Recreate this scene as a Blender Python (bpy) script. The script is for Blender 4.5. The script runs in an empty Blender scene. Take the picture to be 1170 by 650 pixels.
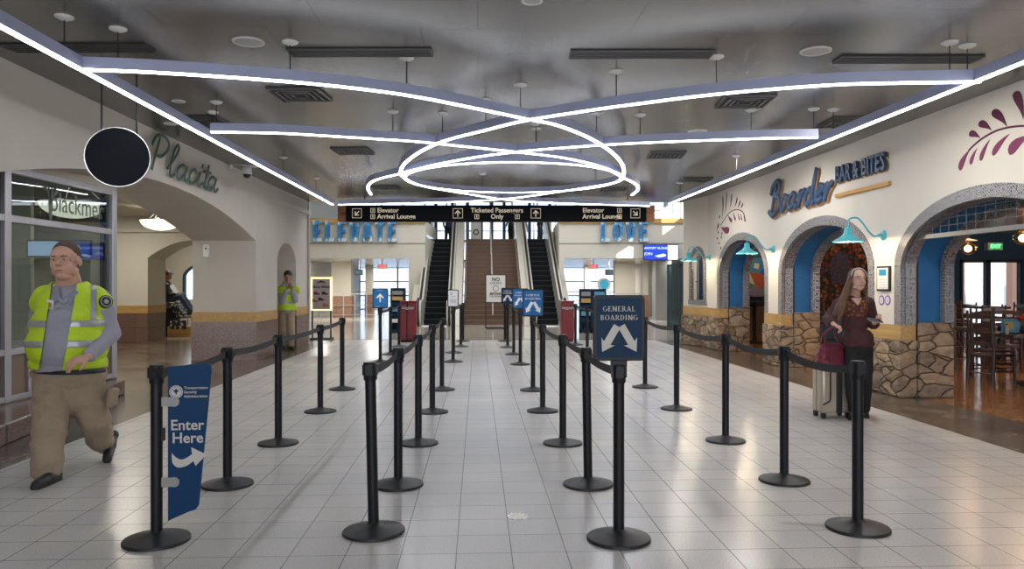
import bpy, bmesh, math, random
from mathutils import Vector, Matrix, noise
random.seed(7)
PI = math.pi
SC = bpy.context.scene
COL = SC.collection
EYE, HZ, CX, F = 1.45, 326.0, 585.0, 870.0
def P(px, py, Y):            # a point seen at pixel px,py standing Y metres ahead
    return Vector(((px-CX)/F*Y, Y, EYE-(py-HZ)/F*Y))
def onfloor(px, py, z=0.0):
    Y = F*(EYE-z)/(py-HZ)
    return Vector(((px-CX)/F*Y, Y, z))

# ---------------------------------------------------------------- materials
MATS = {}
def new_mat(name):
    m = bpy.data.materials.new(name); m.use_nodes = True
    nt = m.node_tree
    return m, nt, nt.nodes['Principled BSDF']
def mat(name, col, rough=0.5, metal=0.0, emis=None, es=0.0, var=0.0, vscale=8.0, bump=0.0, bscale=40.0, spec=0.5, alpha=1.0, coat=0.0):
    if name in MATS: return MATS[name]
    m, nt, b = new_mat(name)
    b.inputs['Base Color'].default_value = (*col, 1)
    b.inputs['Roughness'].default_value = rough
    b.inputs['Metallic'].default_value = metal
    b.inputs['Specular IOR Level'].default_value = spec
    b.inputs['Coat Weight'].default_value = coat
    if emis:
        b.inputs['Emission Color'].default_value = (*emis, 1); b.inputs['Emission Strength'].default_value = es
    if var > 0 or bump > 0:
        tc = nt.nodes.new('ShaderNodeTexCoord')
    if var > 0:
        n = nt.nodes.new('ShaderNodeTexNoise'); n.inputs['Scale'].default_value = vscale; n.inputs['Detail'].default_value = 6
        nt.links.new(tc.outputs['Object'], n.inputs['Vector'])
        r = nt.nodes.new('ShaderNodeValToRGB')
        r.color_ramp.elements[0].position = .3; r.color_ramp.elements[1].position = .7
        r.color_ramp.elements[0].color = (*[c*(1-var) for c in col], 1)
        r.color_ramp.elements[1].color = (*[min(1, c*(1+var)) for c in col], 1)
        nt.links.new(n.outputs['Fac'], r.inputs['Fac']); nt.links.new(r.outputs['Color'], b.inputs['Base Color'])
    if bump > 0:
        n2 = nt.nodes.new('ShaderNodeTexNoise'); n2.inputs['Scale'].default_value = bscale; n2.inputs['Detail'].default_value = 5
        nt.links.new(tc.outputs['Object'], n2.inputs['Vector'])
        bp = nt.nodes.new('ShaderNodeBump'); bp.inputs['Strength'].default_value = bump; bp.inputs['Distance'].default_value = .02
        nt.links.new(n2.outputs['Fac'], bp.inputs['Height']); nt.links.new(bp.outputs['Normal'], b.inputs['Normal'])
    MATS[name] = m
    return m
def emit(name, col, s):
    return mat(name, col, rough=.5, emis=col, es=s)
def glass(name, tint=(1,1,1), refl=.12, rough=0.0):
    if name in MATS: return MATS[name]
    m = bpy.data.materials.new(name); m.use_nodes = True; nt = m.node_tree; nt.nodes.clear()
    o = nt.nodes.new('ShaderNodeOutputMaterial'); mx = nt.nodes.new('ShaderNodeMixShader')
    t = nt.nodes.new('ShaderNodeBsdfTransparent'); g = nt.nodes.new('ShaderNodeBsdfGlossy'); fr = nt.nodes.new('ShaderNodeLayerWeight'); pw = nt.nodes.new('ShaderNodeMath'); pw.operation = 'POWER'; pw.inputs[1].default_value = 4.0
    t.inputs['Color'].default_value = (*tint, 1); g.inputs['Roughness'].default_value = rough
    ad = nt.nodes.new('ShaderNodeMath'); ad.operation = 'ADD'; ad.inputs[1].default_value = refl; fr.inputs['Blend'].default_value = .5; nt.links.new(fr.outputs['Facing'], pw.inputs[0])
    nt.links.new(pw.outputs[0], ad.inputs[0]); nt.links.new(ad.outputs[0], mx.inputs[0])
    nt.links.new(t.outputs[0], mx.inputs[1]); nt.links.new(g.outputs[0], mx.inputs[2]); nt.links.new(mx.outputs[0], o.inputs[0])
    MATS[name] = m
    return m
class NG:   # tiny node helper
    def __init__(s, m, nt, b): s.m, s.nt, s.b = m, nt, b
    def n(s, t, **kw):
        x = s.nt.nodes.new(t)
        for k, v in kw.items():
            if k.startswith('i_'):
                key = k[2:].replace('_', ' ')
                x.inputs[int(key) if key.isdigit() else key].default_value = v
            else: setattr(x, k, v)
        return x
    def l(s, a, b): s.nt.links.new(a, b)
    def ramp(s, src, stops, interp='LINEAR'):
        r = s.n('ShaderNodeValToRGB'); r.color_ramp.interpolation = interp
        e = r.color_ramp.elements
        while len(e) < len(stops): e.new(.5)
        for k, (p, c) in enumerate(stops): e[k].position = p; e[k].color = (*c, 1)
        s.l(src, r.inputs['Fac']); return r.outputs['Color']
    def mix(s, fac, a, b, mode='MIX'):
        x = s.n('ShaderNodeMix', data_type='RGBA', blend_type=mode)
        if isinstance(fac, float): x.inputs[0].default_value = fac
        else: s.l(fac, x.inputs[0])
        for v, k in ((a, 6), (b, 7)):
            if isinstance(v, tuple): x.inputs[k].default_value = (*v, 1)
            else: s.l(v, x.inputs[k])
        return x.outputs[2]
def g(name):
    m, nt, b = new_mat(name); MATS[name] = m
    q = NG(m, nt, b); q.tc = q.n('ShaderNodeTexCoord')
    return q
def mapping(q, scale=(1,1,1), rot=(0,0,0), loc=(0,0,0), src='Object'):
    mp = q.n('ShaderNodeMapping'); mp.inputs['Scale'].default_value = scale; mp.inputs['Rotation'].default_value = rot; mp.inputs['Location'].default_value = loc
    q.l(q.tc.outputs[src], mp.inputs['Vector']); return mp.outputs['Vector']
def brick(q, vec, w, h, mortar, off=0.0, c1=(1,1,1), c2=(.9,.9,.9), cm=(0,0,0)):
    br = q.n('ShaderNodeTexBrick', offset=off, squash=1.0, offset_frequency=2)
    br.inputs['Scale'].default_value = 1; br.inputs['Brick Width'].default_value = w; br.inputs['Row Height'].default_value = h
    br.inputs['Mortar Size'].default_value = mortar; br.inputs['Mortar Smooth'].default_value = .2; br.inputs['Bias'].default_value = 0
    br.inputs['Color1'].default_value = (*c1, 1); br.inputs['Color2'].default_value = (*c2, 1); br.inputs['Mortar'].default_value = (*cm, 1)
    q.l(vec, br.inputs['Vector']); return br
def noise_t(q, vec, scale, detail=6, rough=.6):
    n = q.n('ShaderNodeTexNoise', i_Scale=scale, i_Detail=detail, i_Roughness=rough); q.l(vec, n.inputs['Vector']); return n.outputs['Fac']
def bump(q, h, st, dist=.02, prev=None):
    bp = q.n('ShaderNodeBump', i_Strength=st, i_Distance=dist); q.l(h, bp.inputs['Height'])
    if prev: q.l(prev, bp.inputs['Normal'])
    q.l(bp.outputs['Normal'], q.b.inputs['Normal']); return bp.outputs['Normal']

HALL = math.atan(.045)      # the hall runs a little to the left of the line of sight
# pale speckled floor tile
q = g('floor_tile'); v = mapping(q, rot=(0,0,-HALL), loc=(.115,.045,0))
br = brick(q, v, .298, .298, .0032, c1=(.74,.72,.69), c2=(.70,.685,.655), cm=(.22,.21,.20))
sp = q.ramp(noise_t(q, v, 110, 3, .7), [(.3,(.72,.72,.72)), (.55,(1,1,1)), (.75,(1.12,1.12,1.12))])
big = q.ramp(noise_t(q, v, .8, 3), [(.3,(.88,.88,.9)), (.7,(1.05,1.03,1.0))])
q.l(q.mix(1.0, q.mix(1.0, br.outputs['Color'], sp, 'MULTIPLY'), big, 'MULTIPLY'), q.b.inputs['Base Color'])
q.b.inputs['Roughness'].default_value = .25
bump(q, br.outputs['Fac'], -.15, .004)
# dark side floor
def stone_floor(name, c1, c2, cm, scale, rot, rough=.15):
    q = g(name); v = mapping(q, rot=(0,0,rot))
    br = brick(q, v, scale, scale*.6, .006, off=.5, c1=c1, c2=c2, cm=cm)
    ns = q.ramp(noise_t(q, v, 14, 8, .7), [(.32,(.3,.26,.23)), (.55,(.9,.88,.85)), (.72,(1.7,1.6,1.5))])
    q.l(q.mix(1.0, br.outputs['Color'], ns, 'MULTIPLY'), q.b.inputs['Base Color'])
    q.b.inputs['Roughness'].default_value = rough; bump(q, br.outputs['Fac'], -.2, .004)
stone_floor('side_floor', (.10,.065,.045), (.25,.21,.17), (.06,.045,.04), .45, .7, .2)
stone_floor('cafe_floor', (.42,.19,.07), (.5,.25,.10), (.2,.09,.04), .5, .3, .12)
stone_floor('rear_floor', (.55,.52,.46), (.5,.475,.42), (.2,.19,.17), .9, -HALL, .12)
# brushed metal ceiling
q = g('metal_ceiling'); v = mapping(q, rot=(0,0,-HALL))
br = brick(q, v, 1.25, .62, .004, off=.37, c1=(.165,.16,.155), c2=(.20,.195,.187), cm=(.04,.04,.04))
st = mapping(q, scale=(.6,40,1), rot=(0,0,-HALL)); 
q.l(q.mix(1.0, br.outputs['Color'], q.ramp(noise_t(q, st, 4, 4), [(.3,(.9,.9,.9)), (.7,(1.1,1.1,1.1))]), 'MULTIPLY'), q.b.inputs['Base Color'])
q.b.inputs['Metallic'].default_value = .75; q.b.inputs['Roughness'].default_value = .27
nb = bump(q, noise_t(q, mapping(q, scale=(.35,1.2,1)), 1.2, 2), .06, .03); bump(q, br.outputs['Fac'], -.3, .004, nb)
# brown granite wainscot
q = g('granite'); v = mapping(q)
ns = q.ramp(noise_t(q, v, 55, 5, .75), [(.3,(.04,.022,.018)), (.47,(.16,.09,.07)), (.6,(.26,.165,.135)), (.75,(.11,.065,.05))])
br = brick(q, mapping(q, rot=(PI/2,0,0), loc=(.1,0,.0)), .5, .37, .004, off=0, cm=(.35,.35,.35))
q.l(q.mix(1.0, ns, br.outputs['Color'], 'MULTIPLY'), q.b.inputs['Base Color']); q.b.inputs['Roughness'].default_value = .22
# flagstone masonry
def flag(name, sc=3.4):
    q = g(name); v0 = mapping(q, scale=(.62,.62,1.2))
    wn = q.n('ShaderNodeTexNoise', i_Scale=2.2, i_Detail=3.0); q.l(v0, wn.inputs['Vector'])
    ad = q.n('ShaderNodeMixRGB', blend_type='ADD'); ad.inputs[0].default_value = .35; q.l(v0, ad.inputs[1]); q.l(wn.outputs['Color'], ad.inputs[2])
    a = q.n('ShaderNodeTexVoronoi', feature='DISTANCE_TO_EDGE', i_Scale=sc); b_ = q.n('ShaderNodeTexVoronoi', feature='F1', i_Scale=sc)
    q.l(ad.outputs[0], a.inputs['Vector']); q.l(ad.outputs[0], b_.inputs['Vector'])
    cell = q.n('ShaderNodeSeparateColor'); q.l(b_.outputs['Color'], cell.inputs[0])
    cc = q.ramp(cell.outputs[0], [(0,(.30,.22,.15)), (.3,(.42,.32,.22)), (.55,(.25,.20,.165)), (.8,(.47,.37,.26)), (1,(.22,.16,.11))])
    vn = q.ramp(noise_t(q, v0, 9, 8, .7), [(.3,(.45,.4,.36)), (.7,(1.3,1.22,1.12))])
    mort = q.ramp(a.outputs['Distance'], [(.0,(.42,.36,.30)), (.02,(.65,.6,.55)), (.045,(1,1,1))])
    q.l(q.mix(1.0, q.mix(1.0, cc, vn, 'MULTIPLY'), mort, 'MULTIPLY'), q.b.inputs['Base Color']); q.b.inputs['Roughness'].default_value = .8
    hh = q.ramp(a.outputs['Distance'], [(0,(0,0,0)), (.06,(.8,.8,.8)), (.4,(1,1,1))])
    nb = bump(q, hh, .9, .05); bump(q, noise_t(q, v0, 14, 6), .5, .02, nb)
flag('flagstone', 5.0)
def woodm(name, c, ax=(1,14,14), rough=.4, sc=2.0):
    q = g(name); v = mapping(q, scale=ax)
    r = q.ramp(noise_t(q, v, sc, 6, .6), [(.3, tuple(x*.75 for x in c)), (.7, tuple(min(1,x*1.2) for x in c))])
    q.l(r, q.b.inputs['Base Color']); q.b.inputs['Roughness'].default_value = rough
woodm('oak_trim', (.50,.30,.10)); woodm('dark_wood', (.055,.028,.018), rough=.3); woodm('ceiling_wood', (.42,.24,.12), ax=(10,1,10)); woodm('counter_wood', (.42,.3,.18), ax=(8,8,1))
# painted tile trim
q = g('talavera'); v = mapping(q, scale=(1,1,1))
vo = q.n('ShaderNodeTexVoronoi', feature='F1', i_Scale=8.5, i_Randomness=.0); q.l(v, vo.inputs['Vector'])
vo2 = q.n('ShaderNodeTexVoronoi', feature='F1', i_Scale=26., i_Randomness=.25); q.l(v, vo2.inputs['Vector'])
mm = q.n('ShaderNodeMath', operation='MULTIPLY', i_1=46.0); q.l(vo.outputs['Distance'], mm.inputs[0])
sn = q.n('ShaderNodeMath', operation='SINE'); q.l(mm.outputs[0], sn.inputs[0])
m2 = q.n('ShaderNodeMath', operation='MULTIPLY', i_1=13.0); q.l(vo2.outputs['Distance'], m2.inputs[0])
s2 = q.n('ShaderNodeMath', operation='SINE'); q.l(m2.outputs[0], s2.inputs[0])
ads = q.n('ShaderNodeMath', operation='ADD'); q.l(sn.outputs[0], ads.inputs[0]); q.l(s2.outputs[0], ads.inputs[1])
q.l(q.ramp(ads.outputs[0], [(.0,(.05,.06,.10)), (.35,(.10,.10,.13)), (.6,(.34,.31,.28)), (.9,(.48,.44,.40))]), q.b.inputs['Base Color']); q.b.inputs['Roughness'].default_value = .3
# tapestry
q = g('tapestry_weave'); v = mapping(q)
vo = q.n('ShaderNodeTexVoronoi', feature='F1', i_Scale=13., i_Randomness=1.0); q.l(v, vo.inputs['Vector'])
se = q.n('ShaderNodeSeparateColor'); q.l(vo.outputs['Color'], se.inputs[0])
cc = q.ramp(se.outputs[0], [(0,(.17,.015,.01)), (.2,(.24,.05,.015)), (.4,(.02,.05,.04)), (.55,(.26,.12,.03)), (.7,(.10,.01,.02)), (.85,(.20,.13,.08)), (.95,(.03,.04,.09))], 'CONSTANT')
pet = q.ramp(vo.outputs['Distance'], [(0,(.25,.2,.1)), (.16,(.8,.8,.8)), (.45,(.6,.6,.6)), (.58,(.04,.03,.03))])
fine = q.ramp(noise_t(q, v, 30, 4), [(.4,(.3,.25,.25)), (.6,(1,1,1))])
q.l(q.mix(1.0, q.mix(1.0, cc, pet, 'MULTIPLY'), fine, 'MULTIPLY'), q.b.inputs['Base Color']); q.b.inputs['Roughness'].default_value = .9
# sky-and-cloud print used in the big wall letters
q = g('cloud_print'); v = mapping(q)
q.l(q.ramp(noise_t(q, v, 2.6, 5, .6), [(.40,(.02,.15,.38)), (.52,(.06,.30,.55)), (.58,(.6,.66,.7))]), q.b.inputs['Base Color'])

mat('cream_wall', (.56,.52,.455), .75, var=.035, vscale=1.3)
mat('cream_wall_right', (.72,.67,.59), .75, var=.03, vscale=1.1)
mat('cream_far', (.62,.585,.51), .7)
mat('blue_plaster', (.012,.125,.31), .6, var=.12, vscale=3)
mat('teal_wall', (.014,.07,.14), .6)
mat('black_powder', (.008,.009,.013), .4, spec=.3)
mat('black_base', (.016,.016,.018), .45, spec=.4)
mat('black_plain', (.015,.015,.017), .5)
mat('belt_web', (.035,.036,.04), .85)
mat('alu', (.46,.45,.47), .35, .6)
mat('steel', (.75,.74,.71), .16, .95)
mat('steel_pale', (.85,.83,.78), .3, .55)
mat('beam_sky_tint', (.42,.46,.66), .4)  # white beams, with the bluish daylight they reflect put into the colour
mat('white_paint', (.8,.8,.78), .45)
mat('vent_dark', (.03,.03,.03), .6)
mat('vent_metal', (.13,.13,.13), .4, .5)
emit('led', (.93,.95,1.0), 14.0)
mat('rubber', (.02,.02,.02), .7)
emit('lamp_warm', (1.0,.72,.38), 9.0)
emit('bowl_glow', (1.0,.93,.72), 1.6)
mat('turquoise', (.10,.50,.58), .3)
mat('navy_sign', (.005,.032,.078), .5, spec=.2)
mat('blue_sign', (.01,.13,.36), .5, spec=.25)
mat('tan_print', (.62,.58,.52), .5)
mat('white_print', (.8,.8,.8), .5)
mat('ink', (.02,.02,.025), .6)
mat('copper', (.35,.15,.07), .4, .5)
mat('banner_black', (.004,.005,.009), .6, spec=.15)
mat('banner_text', (.78,.70,.55), .5, emis=(.78,.70,.55), es=.25)
glass('pane', (.86,.9,.9), .05)
glass('pane_shop', (.5,.56,.56), .06)
glass('clear_glass', (.97,.98,.98), .03); glass('tinted_glass', (.64,.69,.72), .03)

# ---------------------------------------------------------------- mesh builder
class MB:
    def __init__(s): s.v, s.f, s.mi, s.cur = [], [], [], 0
    def add(s, vs, fs, M=None):
        o = len(s.v)
        for p in vs:
            p = Vector(p); s.v.append(M @ p if M else p)
        for f in fs: s.f.append([i+o for i in f]); s.mi.append(s.cur)
        return s
    def box(s, c, d, rz=0, M=None):
        x, y, z = d[0]/2, d[1]/2, d[2]/2
        vs = [(a*x, b*y, e*z) for a in (-1,1) for b in (-1,1) for e in (-1,1)]
        T = Matrix.Translation(c) @ Matrix.Rotation(rz, 4, 'Z')
        if M: T = M @ T
        return s.add(vs, [(0,1,3,2),(4,6,7,5),(0,4,5,1),(2,3,7,6),(0,2,6,4),(1,5,7,3)], T)
    def bb(s, x0, x1, y0, y1, z0, z1):
        return s.box(((x0+x1)/2,(y0+y1)/2,(z0+z1)/2), (abs(x1-x0),abs(y1-y0),abs(z1-z0)))
    def cyl(s, p0, p1, r0, r1=None, n=16, cap=True):
        r1 = r0 if r1 is None else r1
        p0, p1 = Vector(p0), Vector(p1); d = (p1-p0)
        if d.length < 1e-7: return s
        qd = d.to_track_quat('Z', 'Y'); vs = []
        for p, r in ((p0, r0), (p1, r1)):
            for k in range(n):
                a = 2*PI*k/n; vs.append(p + qd @ Vector((r*math.cos(a), r*math.sin(a), 0)))
        fs = [(k, (k+1) % n, n+(k+1) % n, n+k) for k in range(n)]
        if cap: fs += [tuple(range(n))[::-1], tuple(range(n, 2*n))]
        return s.add(vs, fs)
    def lathe(s, prof, c=(0,0,0), n=32, M=None, sx=1, sy=1):
        vs, fs = [], []; c = Vector(c)
        for r, z in prof:
            for k in range(n):
                a = 2*PI*k/n; vs.append(Vector((r*math.cos(a)*sx, r*math.sin(a)*sy, z)) + c)
        for j in range(len(prof)-1):
            for k in range(n):
                a, b = j*n+k, j*n+(k+1) % n; fs.append((a, b, b+n, a+n))
        if prof[0][0] > 1e-6 and len(prof) == 4 and (abs(prof[0][0]-prof[-1][0]) < .03) and prof[0] != prof[-1] and max(p[0] for p in prof) != prof[0][0] or (len(prof) == 4 and prof[0][0] > 1e-6 and prof[2][0] < prof[1][0] and prof[3][0] < prof[1][0]):
            for k in range(n): fs.append((3*n+k, 3*n+(k+1) % n, (k+1) % n, k))
            return s.add(vs, fs, M)
        if prof[0][0] > 1e-6: fs.append(tuple(range(n))[::-1])
        if prof[-1][0] > 1e-6: fs.append(tuple(range((len(prof)-1)*n, len(prof)*n)))
        return s.add(vs, fs, M)
    def tube(s, pts, r, n=10, fl=None, cap=True):   # r: number or list; fl: (axis vector, factor) flattens
        pts = [Vector(p) for p in pts]; m = len(pts); vs, fs = [], []
        rs = r if isinstance(r, (list, tuple)) else [r]*m
        up = None
        for i, p in enumerate(pts):
            t = (pts[min(i+1, m-1)]-pts[max(i-1, 0)])
            t = t.normalized() if t.length > 1e-9 else Vector((0,0,1))
            if up is None:
                up = Vector((0,0,1)) if abs(t.z) < .9 else Vector((1,0,0))
            a = t.cross(up)
            if a.length < 1e-4: up = Vector((1,0,0)); a = t.cross(up)
            a.normalize(); b = a.cross(t).normalized(); up = b
            for k in range(n):
                w = 2*PI*k/n; o = a*math.cos(w)*rs[i] + b*math.sin(w)*rs[i]
                if fl: ax, fc = fl; o = o - ax*o.dot(ax)*(1-fc)
                vs.append(p+o)
        for j in range(m-1):
            for k in range(n):
                x, y = j*n+k, j*n+(k+1) % n; fs.append((x, y, y+n, x+n))
        if cap: fs += [tuple(range(n))[::-1], tuple(range((m-1)*n, m*n))]
        return s.add(vs, fs)
    def prism(s, poly, a, b, plane='xz', M=None):   # poly in the plane, extruded a..b along the third axis
        n = len(poly)
        mk = {'xz': lambda p, t: (p[0], t, p[1]), 'xy': lambda p, t: (p[0], p[1], t), 'yz': lambda p, t: (t, p[0], p[1])}[plane]
        vs = [mk(p, a) for p in poly] + [mk(p, b) for p in poly]
        fs = [tuple(range(n)), tuple(range(n, 2*n))[::-1]] + [(k, (k+1) % n, n+(k+1) % n, n+k) for k in range(n)]
        return s.add(vs, fs, M)
    def sphere(s, c, r, n=16, M=None):
        rx, ry, rz = r if isinstance(r, (tuple, list)) else (r, r, r)
        prof = [(math.sin(PI*k/(n//2)), -math.cos(PI*k/(n//2))) for k in range(n//2+1)]
        vs, fs = [], []
        m = len(prof)
        for rr, z in prof[1:-1]:
            for k in range(n):
                a = 2*PI*k/n; vs.append((rr*math.cos(a)*rx, rr*math.sin(a)*ry, z*rz))
        vs += [(0,0,-rz), (0,0,rz)]; b0 = len(vs)-2
        for j in range(m-3):
            for k in range(n):
                a, b = j*n+k, j*n+(k+1) % n; fs.append((a, b, b+n, a+n))
        for k in range(n): fs.append((b0, (k+1) % n, k)); fs.append((b0+1, (m-3)*n+k, (m-3)*n+(k+1) % n))
        T = Matrix.Translation(c)
        if M: T = T @ M
        return s.add(vs, fs, T)
    def quad(s, *p): return s.add(p, [tuple(range(len(p)))])
def to_mesh(name, mb):
    me = bpy.data.meshes.new(name); me.from_pydata([tuple(v) for v in mb.v], [], mb.f)
    me.polygons.foreach_set('material_index', mb.mi)
    bm = bmesh.new(); bm.from_mesh(me); bmesh.ops.recalc_face_normals(bm, faces=bm.faces); bm.to_mesh(me); bm.free()
    return me
def smooth(me, ang=40):
    try: me.shade_smooth() if ang >= 180 else me.set_sharp_from_angle(angle=math.radians(ang))
    except Exception: pass
    me.polygons.foreach_set('use_smooth', [True]*len(me.polygons)); me.update()
def obj(name, mb, m, parent=None, sm=None, bevel=0, label=None, loc=None, rz=0):
    me = mb if isinstance(mb, bpy.types.Mesh) else to_mesh(name, mb)
    for x in (m if isinstance(m, (list, tuple)) else [m]):
        me.materials.append(MATS[x] if isinstance(x, str) else x)
    if sm: smooth(me, sm)
    o = bpy.data.objects.new(name, me); COL.objects.link(o)
    if parent: o.parent = parent
    if loc is not None: o.location = loc
    if rz: o.rotation_euler = (0,0,rz)
    if bevel:
        bv = o.modifiers.new('bevel', 'BEVEL'); bv.width = bevel; bv.segments = 2; bv.limit_method = 'ANGLE'; bv.angle_limit = math.radians(50)
    if label: o['label'] = label
    return o
def tag(o, label, cat, group=None, kind=None):
    if label: o['label'] = label
    if cat: o['category'] = cat
    if group: o['group'] = group
    if kind: o['kind'] = kind
    return o
def root(name, label, cat, loc=(0,0,0), rz=0, group=None):
    o = bpy.data.objects.new(name, None); COL.objects.link(o); o.location = loc; o.rotation_euler = (0,0,rz); o.empty_display_size = .2
    return tag(o, label, cat, group)
def struct(name, mb, m, **k):
    o = obj(name, mb, m, **k); o['kind'] = 'structure'; return o
def catmull(pts, sub=8, closed=False):
    pts = [Vector(p) for p in pts]; n = len(pts); out = []
    rng = range(n) if closed else range(n-1)
    for i in rng:
        if closed: p0, p1, p2, p3 = pts[i-1], pts[i], pts[(i+1) % n], pts[(i+2) % n]
        else: p0, p1, p2, p3 = pts[max(i-1,0)], pts[i], pts[i+1], pts[min(i+2,n-1)]
        for k in range(sub):
            t = k/sub
            out.append(.5*((2*p1)+(-p0+p2)*t+(2*p0-5*p1+4*p2-p3)*t*t+(-p0+3*p1-3*p2+p3)*t**3))
    if not closed: out.append(pts[-1])
    return out
def text_mesh(s, size, ext=.002, bold=0.0, align='CENTER', xs=1.0, shear=0.0, spacing=1.0):
    cu = bpy.data.curves.new('t', 'FONT'); cu.body = s; cu.size = size; cu.extrude = ext; cu.offset = bold; cu.resolution_u = 3
    cu.align_x = align; cu.align_y = 'CENTER'; cu.shear = shear; cu.space_character = spacing
    o = bpy.data.objects.new('t', cu); COL.objects.link(o)
    dg = bpy.context.evaluated_depsgraph_get(); me = bpy.data.meshes.new_from_object(o.evaluated_get(dg))
    bpy.data.objects.remove(o); bpy.data.curves.remove(cu)
    me.transform(Matrix.Rotation(PI/2, 4, 'X') @ Matrix.Diagonal((xs,1,1,1)))   # stands up, faces -y
    return me
def text(name, s, size, m, parent, x, y, z, **k):
    lab = k.pop('label', None)
    me = text_mesh(s, size, **k); me.transform(Matrix.Translation((x, y, z)))
    me.name = name
    return obj(name, me, m, parent, label=lab)
# wall frames: x runs to the right as one faces the wall, y goes into the wall
RW_A, RW_O = math.atan2(-1, .063), Vector((5.66,0,0))
LW_A, LW_O = math.atan2(1, -.037), Vector((-4.4,0,0))
def rw_pix(px, py, d=0.0):      # pixel -> (s, z) on the right wall
    t = (px-CX)/F; Y = (5.66+d)/(t+.063); return (-Y*1.002, EYE-(py-HZ)/F*Y)
def lw_pix(px, py):
    t = (CX-px)/F; Y = 4.4/(t-.037); return (Y*1.0007, EYE-(py-HZ)/F*Y)
def rw(s, d, z): return RW_O + Vector((s*math.cos(RW_A)-d*math.sin(RW_A), s*math.sin(RW_A)+d*math.cos(RW_A), z))
def lw(s, d, z): return LW_O + Vector((s*math.cos(LW_A)-d*math.sin(LW_A), s*math.sin(LW_A)+d*math.cos(LW_A), z))
# ================================================================ THE SETTING
HC = 3.53
def fl(name, pts, m, z=0.0, t=.06):
    return struct(name, MB().prism(pts, z-t, z, 'xy'), m)
FL = lambda Y: -3.76-.045*Y
FR = lambda Y: 4.70-.045*Y
fl('floor', [(FL(-6),-6),(FR(-6),-6),(FR(20.2),20.2),(FL(20.2),20.2)], 'floor_tile')
fl('floor_left', [(-14,-6),(FL(-6),-6),(FL(20.2),20.2),(-14,20.2)], 'side_floor')
fl('floor_right', [(FR(-6),-6),(5.66-.063*(-6)+.25,-6),(5.66-.063*17.66+.25,17.66),(4.24,18.9),(4.55,20.2),(FR(20.2),20.2)], 'side_floor')
fl('floor_cafe', [(5.66-.063*(-6)+.25,-6),(18,-6),(18,20.6),(4.75,20.6),(4.24,18.9),(5.66-.063*17.66+.25,17.66)], 'cafe_floor')
fl('trim_1', [(FL(20.2),20.2),(FR(20.2),20.2),(FR(20.5),20.5),(FL(20.5),20.5)], 'side_floor')
fl('floor_rear', [(-16,20.2),(FL(20.2),20.2),(FL(20.5),20.5),(FR(20.5),20.5),(FR(20.2),20.2),(4.55,20.2),(4.75,20.65),(16,20.65),(16,47),(-16,47)], 'rear_floor')
mat('pavement', (.6,.6,.58), .8)
fl('floor_outdoors', [(-60,47),(60,47),(60,120),(-60,120)], 'pavement', z=-.02)
# ceiling of the hall and the two side spaces
struct('ceiling', MB().prism([(-4.4+.037*6-.02,-6),(5.66+.063*6+.02,-6),(5.66-.063*17.66+.02,17.66),(4.26,18.9),(4.26,19.0),(-5.1,19.0)], HC, HC+.12, 'xy'), 'metal_ceiling')
struct('ceiling_left', MB().bb(-14,-5.0,-6,18.98,3.2,3.3).bb(-14,-6.9,18.98,24.6,3.2,3.3), 'cream_far')
struct('ceiling_cafe', MB().prism([(6.5,-6),(18,-6),(18,20.6),(4.9,20.6),(4.7,18.4),(6.0,8)], 2.86, 2.96, 'xy'), 'ceiling_wood')

def arch_z(s, o):
    c, a, zs, r = o
    return zs + r*math.sqrt(max(0, 1-((s-c)/a)**2))
def seg_z(s, o):     # flat segmental arch
    c, a, zs, r = o
    return zs + r*(1-((s-c)/a)**2)
def arched(s0, s1, H, opens, y0, y1, zb, fn=arch_z, n=40, jamb=True):
    mb = MB(); x = s0
    for o in sorted(opens, key=lambda o: o[0]):
        c, a, zs, r = o
        if c-a > x: mb.bb(x, c-a, y0, y1, zb, H)
        ss = [c-a*math.cos(PI*k/n) for k in range(n+1)]
        for k in range(n):
            A, B = ss[k], ss[k+1]; za, zb_ = fn(A, o), fn(B, o)
            mb.quad((A,y0,za),(B,y0,zb_),(B,y0,H),(A,y0,H)); mb.quad((A,y1,za),(B,y1,zb_),(B,y1,H),(A,y1,H))
            mb.quad((A,y0,za),(A,y1,za),(B,y1,zb_),(B,y0,zb_))
            mb.quad((A,y0,H),(A,y1,H),(B,y1,H),(B,y0,H))
        x = c+a
    if x < s1: mb.bb(x, s1, y0, y1, zb, H)
    return mb
def ring_band(o, w, y0, y1, zb, n=40, fn=arch_z, inward=False):
    c, a, zs, r = o; k = -1 if inward else 1
    def path(d):
        p = [(c-a-d, zb)]
        p += [(c-(a+d)*math.cos(PI*i/n), zs+(r+d)*math.sin(PI*i/n)) for i in range(n+1)]
        return p + [(c+a+d, zb)]
    A, B = path(0), path(k*w); mb = MB(); m = len(A)
    for i in range(m-1):
        for y, in ((y0,), (y1,)): mb.quad((A[i][0],y,A[i][1]),(A[i+1][0],y,A[i+1][1]),(B[i+1][0],y,B[i+1][1]),(B[i][0],y,B[i][1]))
        for R in (A, B): mb.quad((R[i][0],y0,R[i][1]),(R[i+1][0],y0,R[i+1][1]),(R[i+1][0],y1,R[i+1][1]),(R[i][0],y1,R[i][1]))
    for i in (0, m-1): mb.quad((A[i][0],y0,A[i][1]),(A[i][0],y1,A[i][1]),(B[i][0],y1,B[i][1]),(B[i][0],y0,B[i][1]))
    return mb
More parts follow.
